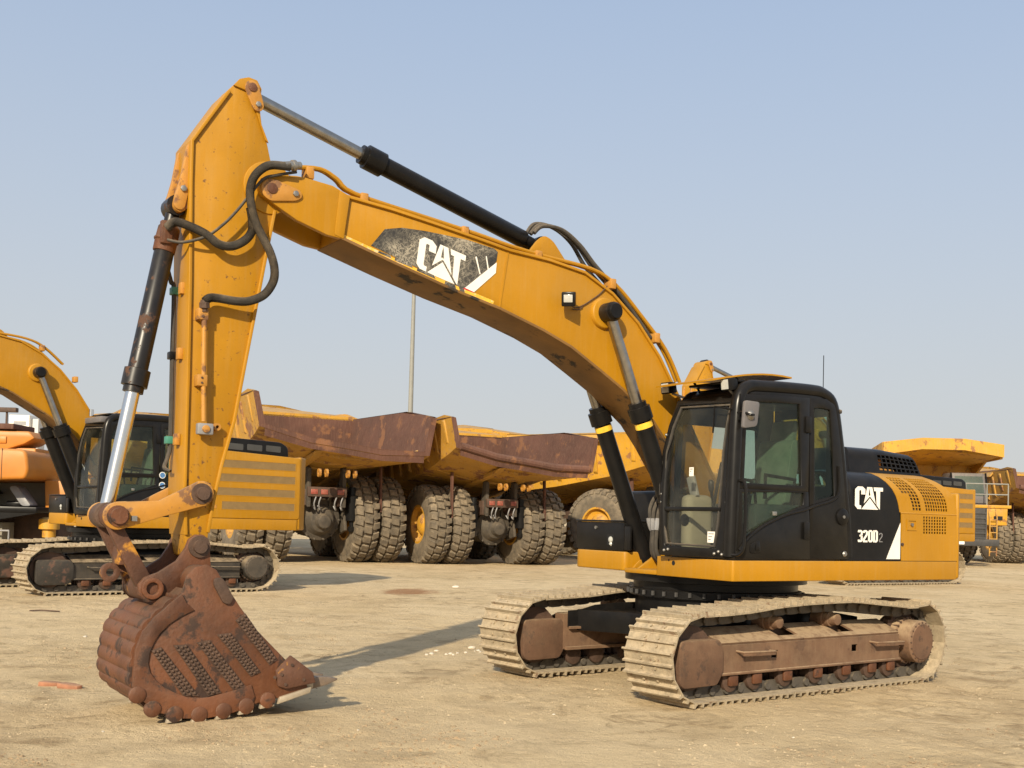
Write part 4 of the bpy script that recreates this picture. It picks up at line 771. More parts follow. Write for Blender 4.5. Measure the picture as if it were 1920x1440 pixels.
def rim_mesh(m):
    me = G().lathe((0, -.36, 0), (0, .36, 0), [(0, .70), (.0, .62), (.25, .58), (.34, .40), (.36, .25), (.62, .25), (.64, .40), (.75, .58), (1, .62), (1, .70), (.9, .68), (.1, .68), (0, .70)], 36, caps=False).mesh('rim'); me.materials.append(M[m]); return me
def truck(label, loc, ang, s=1., bed='bed_yellow', liner='rust_bed', front=True, tyre_no=None, rolled=True, lights=True, lipz=.16):
    if not TY: TY['t'] = tyre_mesh(); TY['r'] = rim_mesh('yellow_far'); TY['rr'] = rim_mesh('rust_bed')
    t = thing('dump_truck', label, 'dump truck', loc, ang, s, 'dump trucks parked at the back of the yard')
    for k, (x, y) in enumerate([(0, 2.27), (0, 1.38), (0, -1.38), (0, -2.27), (4.75, 2.05), (4.75, -2.05)]):
        w_ = inst('wheel', TY['t'], t, (x, y, 1.36), (0, R.uniform(0, 6), 0)); inst('rim', TY['r'], w_)
        if x == 0 and k in (0, 2): G().lathe((0, -.1, 0), (0, .3, 0), [(0, .5), (.4, .48), (.9, .3), (1, .2)], 18).out('wheel_hub', 'yellow_far', w_)
    # bed: inner liner and outer shell from cross sections
    S = [(-3.15, 3.60, 3.74, 2.45, 2.66, 4.72), (-2.6, 3.42, 3.58, 2.42, 2.68, 4.82), (-.5, 3.0, 3.35, 2.38, 2.70, 4.85), (2, 2.55, 2.95, 2.36, 2.70, 4.9), (4.3, 2.3, 2.7, 2.35, 2.70, 4.95)]
    sec = lambda zc, ze, wb, wt, zt, o=0: [(-wt-o, zt), (-wb-o, ze-o*.6), (-wb*.45, (zc+ze)/2-o-.08), (0, zc-o), (wb*.45, (zc+ze)/2-o-.08), (wb+o, ze-o*.6), (wt+o, zt)]
    g = G(); n = 7; v = []
    sk = lambda x, y, z: z+((.075 if z > 4.5 else .115)*y if x < -2 else 0)
    for x, *p in S: v += [(x, y, sk(x, y, z)) for y, z in sec(*p)]
    f = [(i*n+k, i*n+k+1, (i+1)*n+k+1, (i+1)*n+k) for i in range(len(S)-1) for k in range(n-1)]+[tuple((len(S)-1)*n+k for k in range(n))]
    g.add(v, f); li = g.out('bed_liner', liner, t, angle=20)
    g = G(); v = []; o = .17
    for x, *p in S: v += [(x, y, sk(x, y, z)) for y, z in sec(*p, o)]+[(x, y, sk(x, y, z)+.002) for y, z in sec(*p)]
    f = []
    m = 2*n
    for i in range(len(S)-1):
        f += [(i*m+k, (i+1)*m+k, (i+1)*m+k+1, i*m+k+1) for k in range(n-1)]
        for k in (0, n-1): f.append((i*m+k, i*m+n+k, (i+1)*m+n+k, (i+1)*m+k))
    v += [(4.45, y, z) for x, y, z in v[-m:-n]]; e = len(S)*m; f.append(tuple(e+k for k in range(n))); f += [(e-m+k, e+k, e+k+1, e-m+k+1) for k in range(n-1)]; f.append((e-m, e-n, e-1, e-n-1, e+n-1, e))
    g.add(v, f); sh = g.out('bed', bed, t, angle=20)
    # rear lip
    p0 = [(y, sk(-3, y, z)) for y, z in sec(*S[0][1:])]; lip = [(-3.15, y, z-.03) for y, z in p0[1:-1]]
    g = G()
    if rolled: g.tube(lip, .13, 10)
    o_ = [(y, sk(-3, y, z)) for y, z in sec(*S[0][1:], o)]
    g.add([(-3.155, y, z) for y, z in p0]+[(-3.155, y, z) for y, z in o_], [(k, k+1, n+k+1, n+k) for k in range(n-1)])
    g.add([(-3.16, y, z) for y, z in p0[1:-1]]+[(-3.10, y, z-.34) for y, z in p0[1:-1]], [(k, k+1, 5+k+1, 5+k) for k in range(4)])
    g.out('rear_lip', liner, t, angle=20)
    for s_ in (1, -1):
        g = G().add([(-3.15, s_*2.47, 3.93), (-3.15, s_*2.69, 4.74+.20*s_), (-2.3, s_*2.71, 4.84+.20*s_), (-.9, s_*2.71, 4.86), (4.3, s_*2.71, 4.96), (4.3, s_*2.86, 4.96), (-.9, s_*2.86, 4.86), (-3.15, s_*2.85, 4.73+.20*s_)], [(1, 2, 3, 4, 5, 6, 7)]); g.out('bed_rail', liner, sh)
        G().add([(x, s_*y, z) for x, y, z in ((-.9, 2.74, 4.86), (4.3, 2.74, 4.96), (4.3, 2.95, 4.7), (-.9, 2.95, 4.6))]+[(x, s_*(y+.12), z-.02) for x, y, z in ((-.9, 2.74, 4.86), (4.3, 2.74, 4.96), (4.3, 2.95, 4.7), (-.9, 2.95, 4.6))], [(0, 1, 2, 3), (4, 7, 6, 5), (0, 4, 5, 1), (1, 5, 6, 2), (2, 6, 7, 3), (3, 7, 4, 0)]).out('side_rail', bed, sh)
    for k in range(8):                                   # transverse ribs under and up the sides
        x = -2.5+k*.86; q = min(max((x+3.15)/7.45, 0), 1); zc, ze = 3.6-1.3*q, 3.9-1.2*q
        pr = [(-2.86, 4.55), (-2.68, ze+.05), (-2.3, ze-.28), (-1.1, (zc+ze)/2-.36), (0, zc-.32), (1.1, (zc+ze)/2-.36), (2.3, ze-.28), (2.68, ze+.05), (2.86, 4.55)]
        inn = [(-2.80, 4.6), (-2.56, ze+.1), (-2.25, ze-.1), (-1.1, (zc+ze)/2-.16), (0, zc-.14), (1.1, (zc+ze)/2-.16), (2.25, ze-.1), (2.56, ze+.1), (2.80, 4.6)]
        q2 = .115*min(1, max(0, (-.5-x)/2.1)); pr = [(y, z+q2*y-.03*(q2 > 0)) for y, z in pr]; inn = [(y, z+q2*y-.03*(q2 > 0)) for y, z in inn]
        G().prism(pr+inn[::-1], x-.09, x+.09, 'x').out('bed_rib', bed, sh, bevel=.02)
    for s_ in (1, -1): G().prism([(-2.9, 3.35), (-2.4, 3.15), (3.9, 1.98), (3.9, 2.35)], s_*.62, s_*.88).out('bed_beam', bed, sh, bevel=.02)
    cn = [(4.3, -2.75, 4.90), (4.3, 2.75, 4.90), (6.2, 2.85, 5.15), (8.1, 2.85, 5.20), (8.1, 1.0, 5.5), (8.1, -1.0, 5.5), (8.1, -2.85, 5.20), (6.2, -2.85, 5.15)]
    G().add(cn+[(x, y, z+.14) for x, y, z in cn], [tuple(range(8)), tuple(range(15, 7, -1))]+[(k, (k+1) % 8, 8+(k+1) % 8, 8+k) for k in range(8)]).out('canopy', 'yellow_far', sh, angle=15)
    G().add([(8.1, 2.85, 5.18), (8.1, 1.0, 5.48), (8.1, -1.0, 5.48), (8.1, -2.85, 5.18), (8.18, -2.85, 5.2+lipz), (8.18, -1.0, 5.5+lipz*.9), (8.18, 1.0, 5.5+lipz*.9), (8.18, 2.85, 5.2+lipz)]+[(8.3, 2.85, 5.18), (8.3, 1.0, 5.48), (8.3, -1.0, 5.48), (8.3, -2.85, 5.18), (8.3, -2.85, 5.2+lipz), (8.3, -1.0, 5.5+lipz*.9), (8.3, 1.0, 5.5+lipz*.9), (8.3, 2.85, 5.2+lipz)], [(0, 1, 2, 3, 4, 5, 6, 7), (15, 14, 13, 12, 11, 10, 9, 8)]+[(k, (k+1) % 8, 8+(k+1) % 8, 8+k) for k in range(8)]).out('canopy_lip', 'yellow_far', sh, angle=15)
    for s_ in (1, -1): G().prism([(4.3, 4.2), (4.3, 5.0), (5.4, 5.15+lipz*.5), (8.1, 5.2+lipz), (8.1, 5.1), (6.2, 5.05)], s_*2.74, s_*2.86).out('canopy_side', 'yellow_far', sh)
    # chassis
    for s_ in (1, -1):
        fr = G().prism([(-1.2, 1.75), (-1.2, 2.25), (4, 2.1), (7.6, 2.1), (7.6, 1.5), (4, 1.5)], s_*.45, s_*.68).out('frame_rail', 'rust_dark', t, bevel=.03)
        G().prism([(-1.35, 1.7), (-1.35, 2.9), (-1.05, 3.0), (-.9, 1.9)], s_*.50, s_*.62).out('hinge_bracket', 'axle', fr, bevel=.02)
        sc_ = G().lathe((-.95, s_*.98, .95), (-1.0, s_*.92, 2.35), [(0, .1), (.05, .14), (.12, .14), (.13, .09), (.25, .09), (.26, .2), (.8, .2), (.82, .13), (1, .12)], 18).out('suspension_strut', 'black', t)
        for yy in (.30, .52): G().ring(circ(-2.3, 3.0-.28, .13, 10), circ(-2.3, 2.72, .05, 10), s_*yy, s_*(yy+.07)).out('body_eye', 'yellow_worn', sh)
        G().prism([(-1.15, 3.2), (-1.0, 3.2), (-1.1, 1.6), (-1.2, 1.6)], s_*1.80, s_*1.86).out('rock_ejector', 'rust_bed', t)
    ax_ = G().lathe((0, -1.0, 1.36), (0, 1.0, 1.36), [(0, .42), (.2, .44), (.33, .56), (.5, .62), (.67, .56), (.8, .44), (1, .42)], 20).out('rear_axle', 'axle', t)
    g = G().lathe((-.35, 0, 1.36), (-1.25, 0, 1.25), [(0, .62), (.25, .60), (.27, .66), (.36, .66), (.38, .50), (.7, .36), (.72, .25), (1, .2)], 18)
    for k in range(14): a = 2*PI*k/14; g.cyl((-.63, .63*math.cos(a), 1.33+.63*math.sin(a)), (-.71, .63*math.cos(a), 1.32+.63*math.sin(a)), .04, n=6)
    for s_ in (1, -1): g.prism([(-.2, 1.5), (-.75, 1.75), (-.95, 1.0), (-.3, .85)], s_*.72, s_*.82); g.prism([(-.55, 1.9), (-.85, 2.05), (-.8, 1.7), (-.5, 1.6)], s_*.25, s_*.32)
    g.out('axle_housing', 'axle', ax_, bevel=.012)
    if lights:
        lb = G().box(-1.42, -1.30, -.62, .62, 2.02, 2.32).out('light_bar', 'rust_dark', t, bevel=.02)
        for y in (-.42, .1, .42): G().box(-1.45, -1.415, y-.11, y+.11, 2.09, 2.25).out('tail_light', 'lamp_red', lb, bevel=.02)
        for y in (-.5, -.3, .2, .35): G().tube(ctr([(-1.4, y, 2.02), (-1.36, y+.05, 1.8), (-1.2, y-.05, 1.62), (-1.1, y, 1.75)], 5), .022, 6).out('cable', 'grey_metal', lb)
    if tyre_no:
        g = G()
        for k, ch in enumerate(tyre_no):
            a0 = PI*.5-.25-.17*k
            for q in DIG[ch]:
                g.add([((1.10+.14*v)*-math.cos(a0-.2*u), -2.27+.40+.9-.0, 0) for u, v in []], [])
                pts = [(-(1.06+.15*v)*math.cos(-a0+.24*u+PI*.0), 1.36+(1.06+.15*v)*math.sin(a0-.24*u)) for u, v in q]
                g.prism(pts, -1.38+.405, -1.38+.412)
        g.out('tyre_marking', 'paint_yellow', t)
    if front:
        G().box(7.0, 8.6, -3.0, 3.1, 2.75, 2.9).out('deck', 'yellow_far', t, bevel=.02); G().box(5.0, 7.1, -2.4, 2.5, 2.6, 2.85).out('deck', 'yellow_far', t, bevel=.02)
        gr = G().box(7.4, 8.62, -1.95, 1.95, 1.25, 2.74).out('radiator', 'dark_grey', t, bevel=.03)
        for k in range(6): G().box(8.62, 8.68, -1.92, 1.92, 1.3+k*.235, 1.36+k*.235).out('grille_slat', 'dark_grey', gr)
        for k in (-1.9, -.65, .65, 1.9): G().box(8.62, 8.67, k-.03, k+.03, 1.27, 2.72).out('grille_post', 'dark_grey', gr)
        for k in range(6): G().box(8.68, 8.69, .55+.13*k, .65+.13*k, 2.58, 2.70).out('grille_badge', 'white', gr)
        bm_ = G().box(8.2, 8.9, -2.45, 2.45, .95, 1.28).out('bumper', 'dark_grey', t, bevel=.04); G().box(8.9, 8.91, .55, .8, 1.02, 1.22).out('number_plate', 'white', bm_)
        for s_ in (1, -1):
            G().prism([(7.3, 1.9), (7.3, 2.75), (8.55, 2.75), (8.5, 1.95)], s_*1.98, s_*2.95).out('fender', 'yellow_far', t, bevel=.04); G().box(8.53, 8.57, s_*2.5-.2, s_*2.5+.2, 2.2, 2.38).out('head_lamp', 'dark', t)
            ld = G()
            for yy in (2.05, 2.38): ld.tube([(8.7, s_*yy, .5 if s_ > 0 else 1.3), (8.72, s_*yy, 2.3), (8.5, s_*yy, 2.75)], .03, 6)
            for k in range(6): ld.cyl((8.7, s_*2.05, .7+k*.3), (8.7, s_*2.38, .7+k*.3), .025, n=6)
            ld.out('ladder', 'bed_yellow', t)
            rl = G()
            for yy in (1.0, 2.0, 3.0): rl.tube([(8.45, s_*yy, 2.9), (8.45, s_*yy, 3.9)], .03, 6)
            for zz in (3.4, 3.9): rl.tube([(8.45, s_*1.0, zz), (8.45, s_*3.0, zz), (7.0, s_*3.05, zz)], .03, 6)
            rl.out('hand_rail', 'pole', t)
        cb = G().prism([(6.0, 2.86), (6.0, 4.45), (7.25, 4.45), (7.6, 3.3), (7.6, 2.86)], .75, 2.35).out('cab', 'mirror_grey', t, bevel=.05)
        G().add([(7.315, .88, 4.3), (7.315, 2.22, 4.3), (7.605, 2.22, 3.35), (7.605, .88, 3.35)], [(0, 1, 2, 3)]).xf(Matrix.Translation((.012, 0, 0))).out('windscreen', 'glass_tint', cb)
        G().add([(6.2, 2.356, 4.3), (7.2, 2.356, 4.3), (7.45, 2.356, 3.4), (6.2, 2.356, 3.4)], [(0, 1, 2, 3)]).out('side_window', 'glass_tint', cb); G().box(6.0, 7.0, -.95, .6, 2.86, 3.5).out('hood', 'yellow_far', t, bevel=.1)
        for yy in (.72, 2.38): G().tube([(7.62, yy, 3.3), (7.27, yy, 4.45)], .05, 6).out('cab_pillar', 'black', cb)
    return t
HA = math.atan2(.89, -.45)
truck('rusty-lipped dump truck showing its tail right behind the vented hood of the tracked machine', (-6.85, 39.6, 0), HA, 1.09, 'bed_yellow', 'rust_bed', rolled=False, tyre_no='01')
truck('brown-bedded dump truck with rolled tail lip and yellow numbers on its inner tyre', (-.95, 41.6, 0), HA, 1.0, 'bed_yellow', 'rust_bed', tyre_no='9410')
truck('all-yellow ribbed dump truck with yellow rims seen beyond the black boom cylinders', (5.4, 51.5, 0), math.atan2(.6, -.8), 1.1, 'yellow_far', 'yellow_far', lights=False)
truck('yellow dump truck facing out with grille, ladder and wide canopy over its cab', (20.6, 62.5, 0), math.radians(-91), 1.0, 'yellow_far', 'rust_bed', lipz=.58)
truck('brown-bedded dump truck parked beside the truck with the ladder', (28.5, 62, 0), math.atan2(1, -.02), 1.0, 'bed_yellow', 'rust_bed')
truck('yellow dump truck mostly hidden behind the stick, only its box-like canopy showing', (-14.8, 53.0, 0), HA, 1.22, 'yellow_far', 'yellow_far', lights=False)

# ------------------------------------------------------------------ orange mobile crane carrier at the edge of the yard
cr = thing('mobile_crane', 'orange wheeled crane with rounded counterweight and black deck', 'crane', (-14.6, 30.5, 0), math.radians(180))
# local x points to picture left; +x = left
cwp = rnd([(-2.55, 2.28), (-2.62, 2.5), (-2.55, 3.02), (-1.4, 3.06), (-.9, 2.9), (1.2, 2.9), (1.2, 2.12), (-1.0, 2.2)], .18, 5)
cw = G().prism(cwp, -.2, 2.2).out('counterweight', 'orange', cr, bevel=.08, seg=3)
G().prism([(-1.95, 2.29), (-1.965, 2.29), (-1.965, 3.04), (-1.95, 3.04)], 2.2, 2.204).out('panel_seam', 'dark', cw)
decal('faded_lettering', word('CEC0', .52), lambda u, v: (.35-u*.62, 2.58+v*.2), 'beige_trim', cw, .004, y=2.201)
G().box(-1.83, -1.55, 2.2, 2.206, 2.42, 2.52).out('maker_plate', 'label_yellow', cw)
bo = G().prism([(-1.6, 3.0), (-2.2, 3.2), (-2.45, 3.35), (-2.3, 3.52), (3, 3.55), (3, 3.0)], .4, 1.5).out('crane_boom', 'orange', cr, bevel=.04); G().box(-1.95, 3, .3, 1.6, 3.56, 3.70).out('boom_cap', 'rust_bed', cr, bevel=.02)
G().box(-1.75, -1.45, 1.5, 1.54, 3.2, 3.38).out('boom_bracket', 'orange', bo, bevel=.02); G().box(-1.35, -1.15, 1.5, 1.52, 3.15, 3.45).out('boom_notice', 'white', bo)
G().tube(ctr([(.6, 1.6, 3.35), (-.4, 1.65, 3.33), (-1.0, 1.65, 3.25), (-1.3, 1.7, 3.1), (-1.4, 1.6, 2.95)], 6), .06, 8).out('crane_hose', 'rust_dark', cr)
G().box(-2.9, 3, -.3, 2.3, 1.45, 1.60).out('deck', 'black', cr, bevel=.02); G().prism([(-2.9, 1.45), (-1.3, 1.15), (-.9, 1.45)], 1.9, 2.28).out('mudguard', 'black', cr)
G().prism([(-3.2, 1.5), (-3.2, 2.3), (-2.5, 2.3), (-2.55, 1.5)], .4, .9).out('outrigger_beam', 'orange', cr, bevel=.03)
G().lathe((-2.95, 1.6, .3), (-2.95, 1.6, 1.35), [(0, .08), (.5, .09), (.52, .16), (.7, .16), (.72, .25), (.95, .25), (1, .15)], 14).out('outrigger_jack', 'yellow_far', cr)
G().box(-1.9, -1.25, 1.2, 1.9, .35, 1.2).out('tool_box', 'beige_trim', cr, bevel=.02); G().tube([(-2.2, 2.2, .4), (-2.2, 2.2, 1.0), (-1.2, 2.2, 1.0)], .03, 6).out('step_rail', 'grey_metal', cr)
G().box(-2.9, 3, -.2, .9, .35, 1.45).out('chassis', 'rust_dark', cr, bevel=.03); G().box(-2.4, 3, -.3, .3, 1.6, 2.25).out('engine_cover', 'beige_trim', cr, bevel=.05); G().box(-2.45, -.9, .2, 1.4, 2.3, 3.1).out('slew_frame', 'orange', cr, bevel=.05)
se = G().box(-2.0, -1.6, .6, 1.1, 1.6, 1.75).out('driver_seat', 'black', cr, bevel=.05); G().prism(rnd([(-2.35, 1.62), (-2.1, 1.62), (-1.75, 2.1), (-1.95, 2.15)], .08), .8, 1.3).out('seat_back', 'grey_metal', se, bevel=.03)
G().lathe((-.9, 1.0, 1.6), (-.9, 1.0, 2.05), [(0, .15), (.6, .15), (.7, .55), (.9, .5), (1, .1)], 18).out('swivel_drum', 'black', cr)
for x in (.2, 1.7):
    w_ = G().lathe((x, 1.75, .62), (x, 2.2, .62), [(.05, .34), (0, .45), (.08, .6), (.2, .635), (.8, .635), (.92, .6), (1, .45), (.95, .34)], 36).out('wheel', 'tyre', cr); G().lathe((x, 2.0, .62), (x, 2.2, .62), [(0, .36), (.7, .34), (.72, .3), (.3, .26), (.35, .14), (.9, .12), (1, .08)], 26).out('rim', 'grey_metal', w_)
# ------------------------------------------------------------------ far background
lp = thing('light_pole', 'tall grey light pole rising behind the dump trucks', 'light pole', (-7.25, 80, 0))
G().lathe((0, 0, 0), (0, 0, 18.2), [(0, .22), (1, .13)], 14).out('pole_shaft', 'pole', lp)
G().box(-1.1, 1.1, -.08, .08, 18.1, 18.22).out('cross_arm', 'grey_metal', lp)
for x in (-1.0, -.5, .5, 1.0): G().box(x-.16, x+.16, -.35, .05, 17.75, 18.05).out('flood_lamp', 'grey_metal', lp, bevel=.03)
lq = thing('light_pole', 'small dark lamp mast beside the white louvred building', 'light pole', (-44.4, 100, 0))
G().lathe((0, 0, 0), (0, 0, 9.9), [(0, .14), (1, .1)], 10).out('pole_shaft', 'rust_dark', lq); G().box(-.9, .9, -.3, .3, 9.9, 10.3).out('flood_lamp', 'rust_dark', lq, bevel=.05)
bd = thing('building', 'white rooftop block with grey louvres far behind the orange crane', 'building', (-64, 150, 0))
G().box(-1.6, 1.0, -1.5, 1.5, 0, 13.6).out('wall', 'white_paint', bd); G().box(1.0, 1.9, -.8, 1.4, 0, 13.2).out('wall', 'concrete', bd)
for k in range(2): lv = G().box(-1.0, .6, -1.54, -1.5, 11.2+k*1.1, 11.7+k*1.1).out('louvre', 'grey_metal', bd)

# ------------------------------------------------------------------ ground
def frac(x, y): return noise.noise(Vector((x, y, 0)))
def gz(x, y):
    d = math.hypot(x, y-10)
    a = 1/(1+(d/40)**2)
    cl = max(0., frac(x*.45+7, y*.6+2)+.12)
    h = .020*frac(x*.7, y*.7)+.010*frac(x*2.3+9, y*2.3)
    if a > .5: h += cl*(.020*frac(x*5.1, y*6.1+4)+.018*abs(frac(x*11, y*11+4))+.012*frac(x*21, y*23))
    h += .034*math.exp(-((x+2.45)**2+(y-9.2)**2)/.55)/a
    return h*a-.024
def nonuni(a, b, fine, grow): 
    o = [0.]; st = fine
    while o[-1] < b: o.append(o[-1]+st); st = fine if o[-1] < 9 else st*grow
    n_ = [0.]; st = fine
    while n_[-1] < a: n_.append(n_[-1]+st); st = fine if n_[-1] < 9 else st*grow
    return [-v for v in reversed(n_[1:])]+o
gx = nonuni(2500, 2500, .06, 1.045); gy = [10+v for v in nonuni(60, 3000, .06, 1.045)]
nx, ny = len(gx), len(gy)
V = [(x, y, gz(x, y)) for y in gy for x in gx]
Fq = [(j*nx+i, j*nx+i+1, (j+1)*nx+i+1, (j+1)*nx+i) for j in range(ny-1) for i in range(nx-1)]
me = bpy.data.meshes.new('ground'); me.from_pydata(V, [], Fq); me.update()
for p in me.polygons: p.use_smooth = True
gd = bpy.data.objects.new('ground', me); COL.objects.link(gd); gd['kind'] = 'structure'; gd['label'] = 'dry sandy dirt yard with tyre marks and scuffs'
def ground_mat():
    m = bpy.data.materials.new('soil'); m.use_nodes = True; n = m.node_tree.nodes; l = m.node_tree.links; b = n['Principled BSDF']
    b.inputs['Roughness'].default_value = .95; b.inputs['Specular IOR Level'].default_value = .15
    tc = n.new('ShaderNodeTexCoord'); P = tc.outputs['Object']
    def nz(s, det=6, ro=.6, vec=None, dist=0.):
        t = n.new('ShaderNodeTexNoise'); t.inputs['Scale'].default_value = s; t.inputs['Detail'].default_value = det; t.inputs['Roughness'].default_value = ro; t.inputs['Distortion'].default_value = dist
        l.new(vec or P, t.inputs['Vector']); return t.outputs[0]
    def mr(x, a, b_, c, d):
        r = n.new('ShaderNodeMapRange'); l.new(x, r.inputs[0])
        for i, v in enumerate((a, b_, c, d)): r.inputs[i+1].default_value = v
        return r.outputs[0]
    def mix(f, a, b_, mode='MIX'):
        x = n.new('ShaderNodeMix'); x.data_type = 'RGBA'; x.blend_type = mode
        if isinstance(f, float): x.inputs[0].default_value = f
        else: l.new(f, x.inputs[0])
        for s, c in ((x.inputs[6], a), (x.inputs[7], b_)):
            if isinstance(c, tuple): s.default_value = (*c, 1)
            else: l.new(c, s)
        return x.outputs[2]
    def mul(a, b_):
        x = n.new('ShaderNodeMath'); x.operation = 'MULTIPLY'; l.new(a, x.inputs[0])
        if isinstance(b_, float): x.inputs[1].default_value = b_
        else: l.new(b_, x.inputs[1])
        return x.outputs[0]
    def madd(a, k, c):
        x = n.new('ShaderNodeMath'); x.operation = 'MULTIPLY_ADD'; l.new(a, x.inputs[0]); x.inputs[1].default_value = k; l.new(c, x.inputs[2]); return x.outputs[0]
    BANDS = []
    big = nz(.35, 5, .55, dist=.6); mid = nz(1.6, 8, .65, dist=.3); fin = nz(14, 8, .7)
    c = mix(mr(big, .35, .65, 0, 1), (.585, .435, .24), (.69, .53, .315))
    c = mix(mr(mid, .47, .68, 0, .8), c, (.40, .285, .155))
    c = mix(mr(nz(.8, 8, .7, dist=1.), .58, .70, 0, .6), c, (.74, .595, .38))
    # tyre sweeps: stretched noise along two travel directions
    for rot, sx in ((.25, 26.), (-.5, 22.), (1.25, 18.)):
        mp = n.new('ShaderNodeMapping'); mp.inputs['Rotation'].default_value = (0, 0, rot); l.new(P, mp.inputs[0])
        m2 = n.new('ShaderNodeMapping'); m2.inputs['Scale'].default_value = (.35, sx*.35, 1); l.new(mp.outputs[0], m2.inputs[0])
        s_ = nz(1., 4, .6, m2.outputs[0]); msk = mr(nz(.28, 3, .5, mp.outputs[0]), .5, .62, 0, 1)
        c = mix(mul(mr(s_, .5, .66, 0, .45), msk), c, (.44, .32, .18))
    for rot, v0, hw, st in ((1.42, -1.05, .26, .5), (1.30, -2.6, .24, .35), (.18, 9.3, .28, .35), (-.10, 22.0, .3, .45), (-.06, 24.3, .3, .4), (.05, 28.5, .35, .4)):
        mp = n.new('ShaderNodeMapping'); mp.inputs['Rotation'].default_value = (0, 0, -rot); l.new(P, mp.inputs[0])
        wb = n.new('ShaderNodeVectorMath'); wb.operation = 'MULTIPLY_ADD'; tw = n.new('ShaderNodeTexNoise'); tw.inputs['Scale'].default_value = .12; l.new(mp.outputs[0], tw.inputs['Vector']); l.new(tw.outputs['Color'], wb.inputs[0]); wb.inputs[1].default_value = (0, 3., 0); l.new(mp.outputs[0], wb.inputs[2])
        sp_ = n.new('ShaderNodeSeparateXYZ'); l.new(wb.outputs[0], sp_.inputs[0])
        dd = n.new('ShaderNodeMath'); dd.operation = 'SUBTRACT'; l.new(sp_.outputs['Y'], dd.inputs[0]); dd.inputs[1].default_value = v0+1.5
        ab = n.new('ShaderNodeMath'); ab.operation = 'ABSOLUTE'; l.new(dd.outputs[0], ab.inputs[0])
        ln_ = n.new('ShaderNodeMath'); ln_.operation = 'MULTIPLY_ADD'; l.new(ab.outputs[0], ln_.inputs[0]); ln_.inputs[1].default_value = .8; l.new(sp_.outputs['X'], ln_.inputs[2])
        sn = n.new('ShaderNodeMath'); sn.operation = 'MULTIPLY'; l.new(ln_.outputs[0], sn.inputs[0]); sn.inputs[1].default_value = 42.
        s3 = n.new('ShaderNodeMath'); s3.operation = 'SINE'; l.new(sn.outputs[0], s3.inputs[0])
        k_ = mul(mr(ab.outputs[0], hw*.8, hw, 1, 0), mr(s3.outputs[0], -.2, .6, .25, 1)); k_ = mul(mul(k_, mr(nz(.5, 4), .42, .62, 0, 1)), st)
        c = mix(k_, c, (.44, .32, .18)); BANDS.append(k_)
    c = mix(mr(nz(.16, 4, .6, dist=.5), .42, .62, 0, .5), c, (.76, .60, .37))
    c = mix(mul(mr(nz(2.2, 9, .75, dist=.9), .50, .62, 0, .85), mr(nz(.30, 4, .6), .44, .56, 0, 1)), c, (.29, .20, .105))
    c = mix(mr(fin, .35, .85, 0, .5), c, (.47, .345, .195)); c = mix(mr(nz(70, 4, .7), .58, .75, 0, .5), c, (.22, .155, .09))
    vo = n.new('ShaderNodeTexVoronoi'); vo.inputs['Scale'].default_value = 20.; l.new(P, vo.inputs['Vector'])
    peb = mul(mr(vo.outputs['Distance'], .07, .13, 1, 0), mr(nz(.9, 4), .5, .62, 0, 1)); c = mix(mul(peb, .7), c, (.52, .44, .32))
    # rust-red spill
    sp = n.new('ShaderNodeVectorMath'); sp.operation = 'SUBTRACT'; l.new(P, sp.inputs[0]); sp.inputs[1].default_value = (-2.2, 24.9, 0)
    s2 = n.new('ShaderNodeVectorMath'); s2.operation = 'MULTIPLY'; l.new(sp.outputs[0], s2.inputs[0]); s2.inputs[1].default_value = (1.45, .75, 0)
    ln = n.new('ShaderNodeVectorMath'); ln.operation = 'LENGTH'; l.new(s2.outputs[0], ln.inputs[0])
    f = madd(nz(2.4, 6), 1.3, ln.outputs['Value']); c = mix(mr(f, 1.25, 1.62, .75, 0), c, (.27, .115, .045))
    l.new(c, b.inputs['Base Color'])
    h = madd(fin, .5, mid); h = madd(nz(60, 5, .7), .22, h); h = madd(peb, .35, h)
    for k_ in BANDS: h = madd(k_, -.22, h)
    bp = n.new('ShaderNodeBump'); bp.inputs['Strength'].default_value = 1.; bp.inputs['Distance'].default_value = .06; l.new(h, bp.inputs['Height']); l.new(bp.outputs[0], b.inputs['Normal'])
    me.materials.append(m)
ground_mat()

# ------------------------------------------------------------------ loose stones, brick pieces, gravel
def stone_mesh(seed, m, flat=.6):
    bm = bmesh.new(); bmesh.ops.create_icosphere(bm, subdivisions=2, radius=1); rr = random.Random(seed)
    off = Vector((rr.uniform(0, 50), rr.uniform(0, 50), 0))
    for v in bm.verts: v.co *= 1+.45*noise.noise(v.co*1.1+off); v.co.z *= flat
    mesh = bpy.data.meshes.new('stone'); bm.to_mesh(mesh); bm.free(); mesh.materials.append(M[m]); return mesh
SM = [stone_mesh(k, 'stone', .55+.08*k) for k in range(4)]
spots = [(-.95, 13.5), (-.9, 13.62), (-.86, 13.9), (-.72, 13.6), (-.68, 13.66), (-.64, 13.58), (-.6, 13.75), (-.45, 14.3), (-.4, 14.0), (-.36, 14.05), (-.33, 13.9), (-.25, 14.6), (-.15, 14.2), (-.5, 13.8), (-.9, 14.6), (-3.95, 12.9), (-3.9, 12.96), (-5.3, 14.4), (-1.25, 26.9), (.4, 9.6), (-1.1, 8.6), (2.2, 8.8), (-2.9, 8.3)]
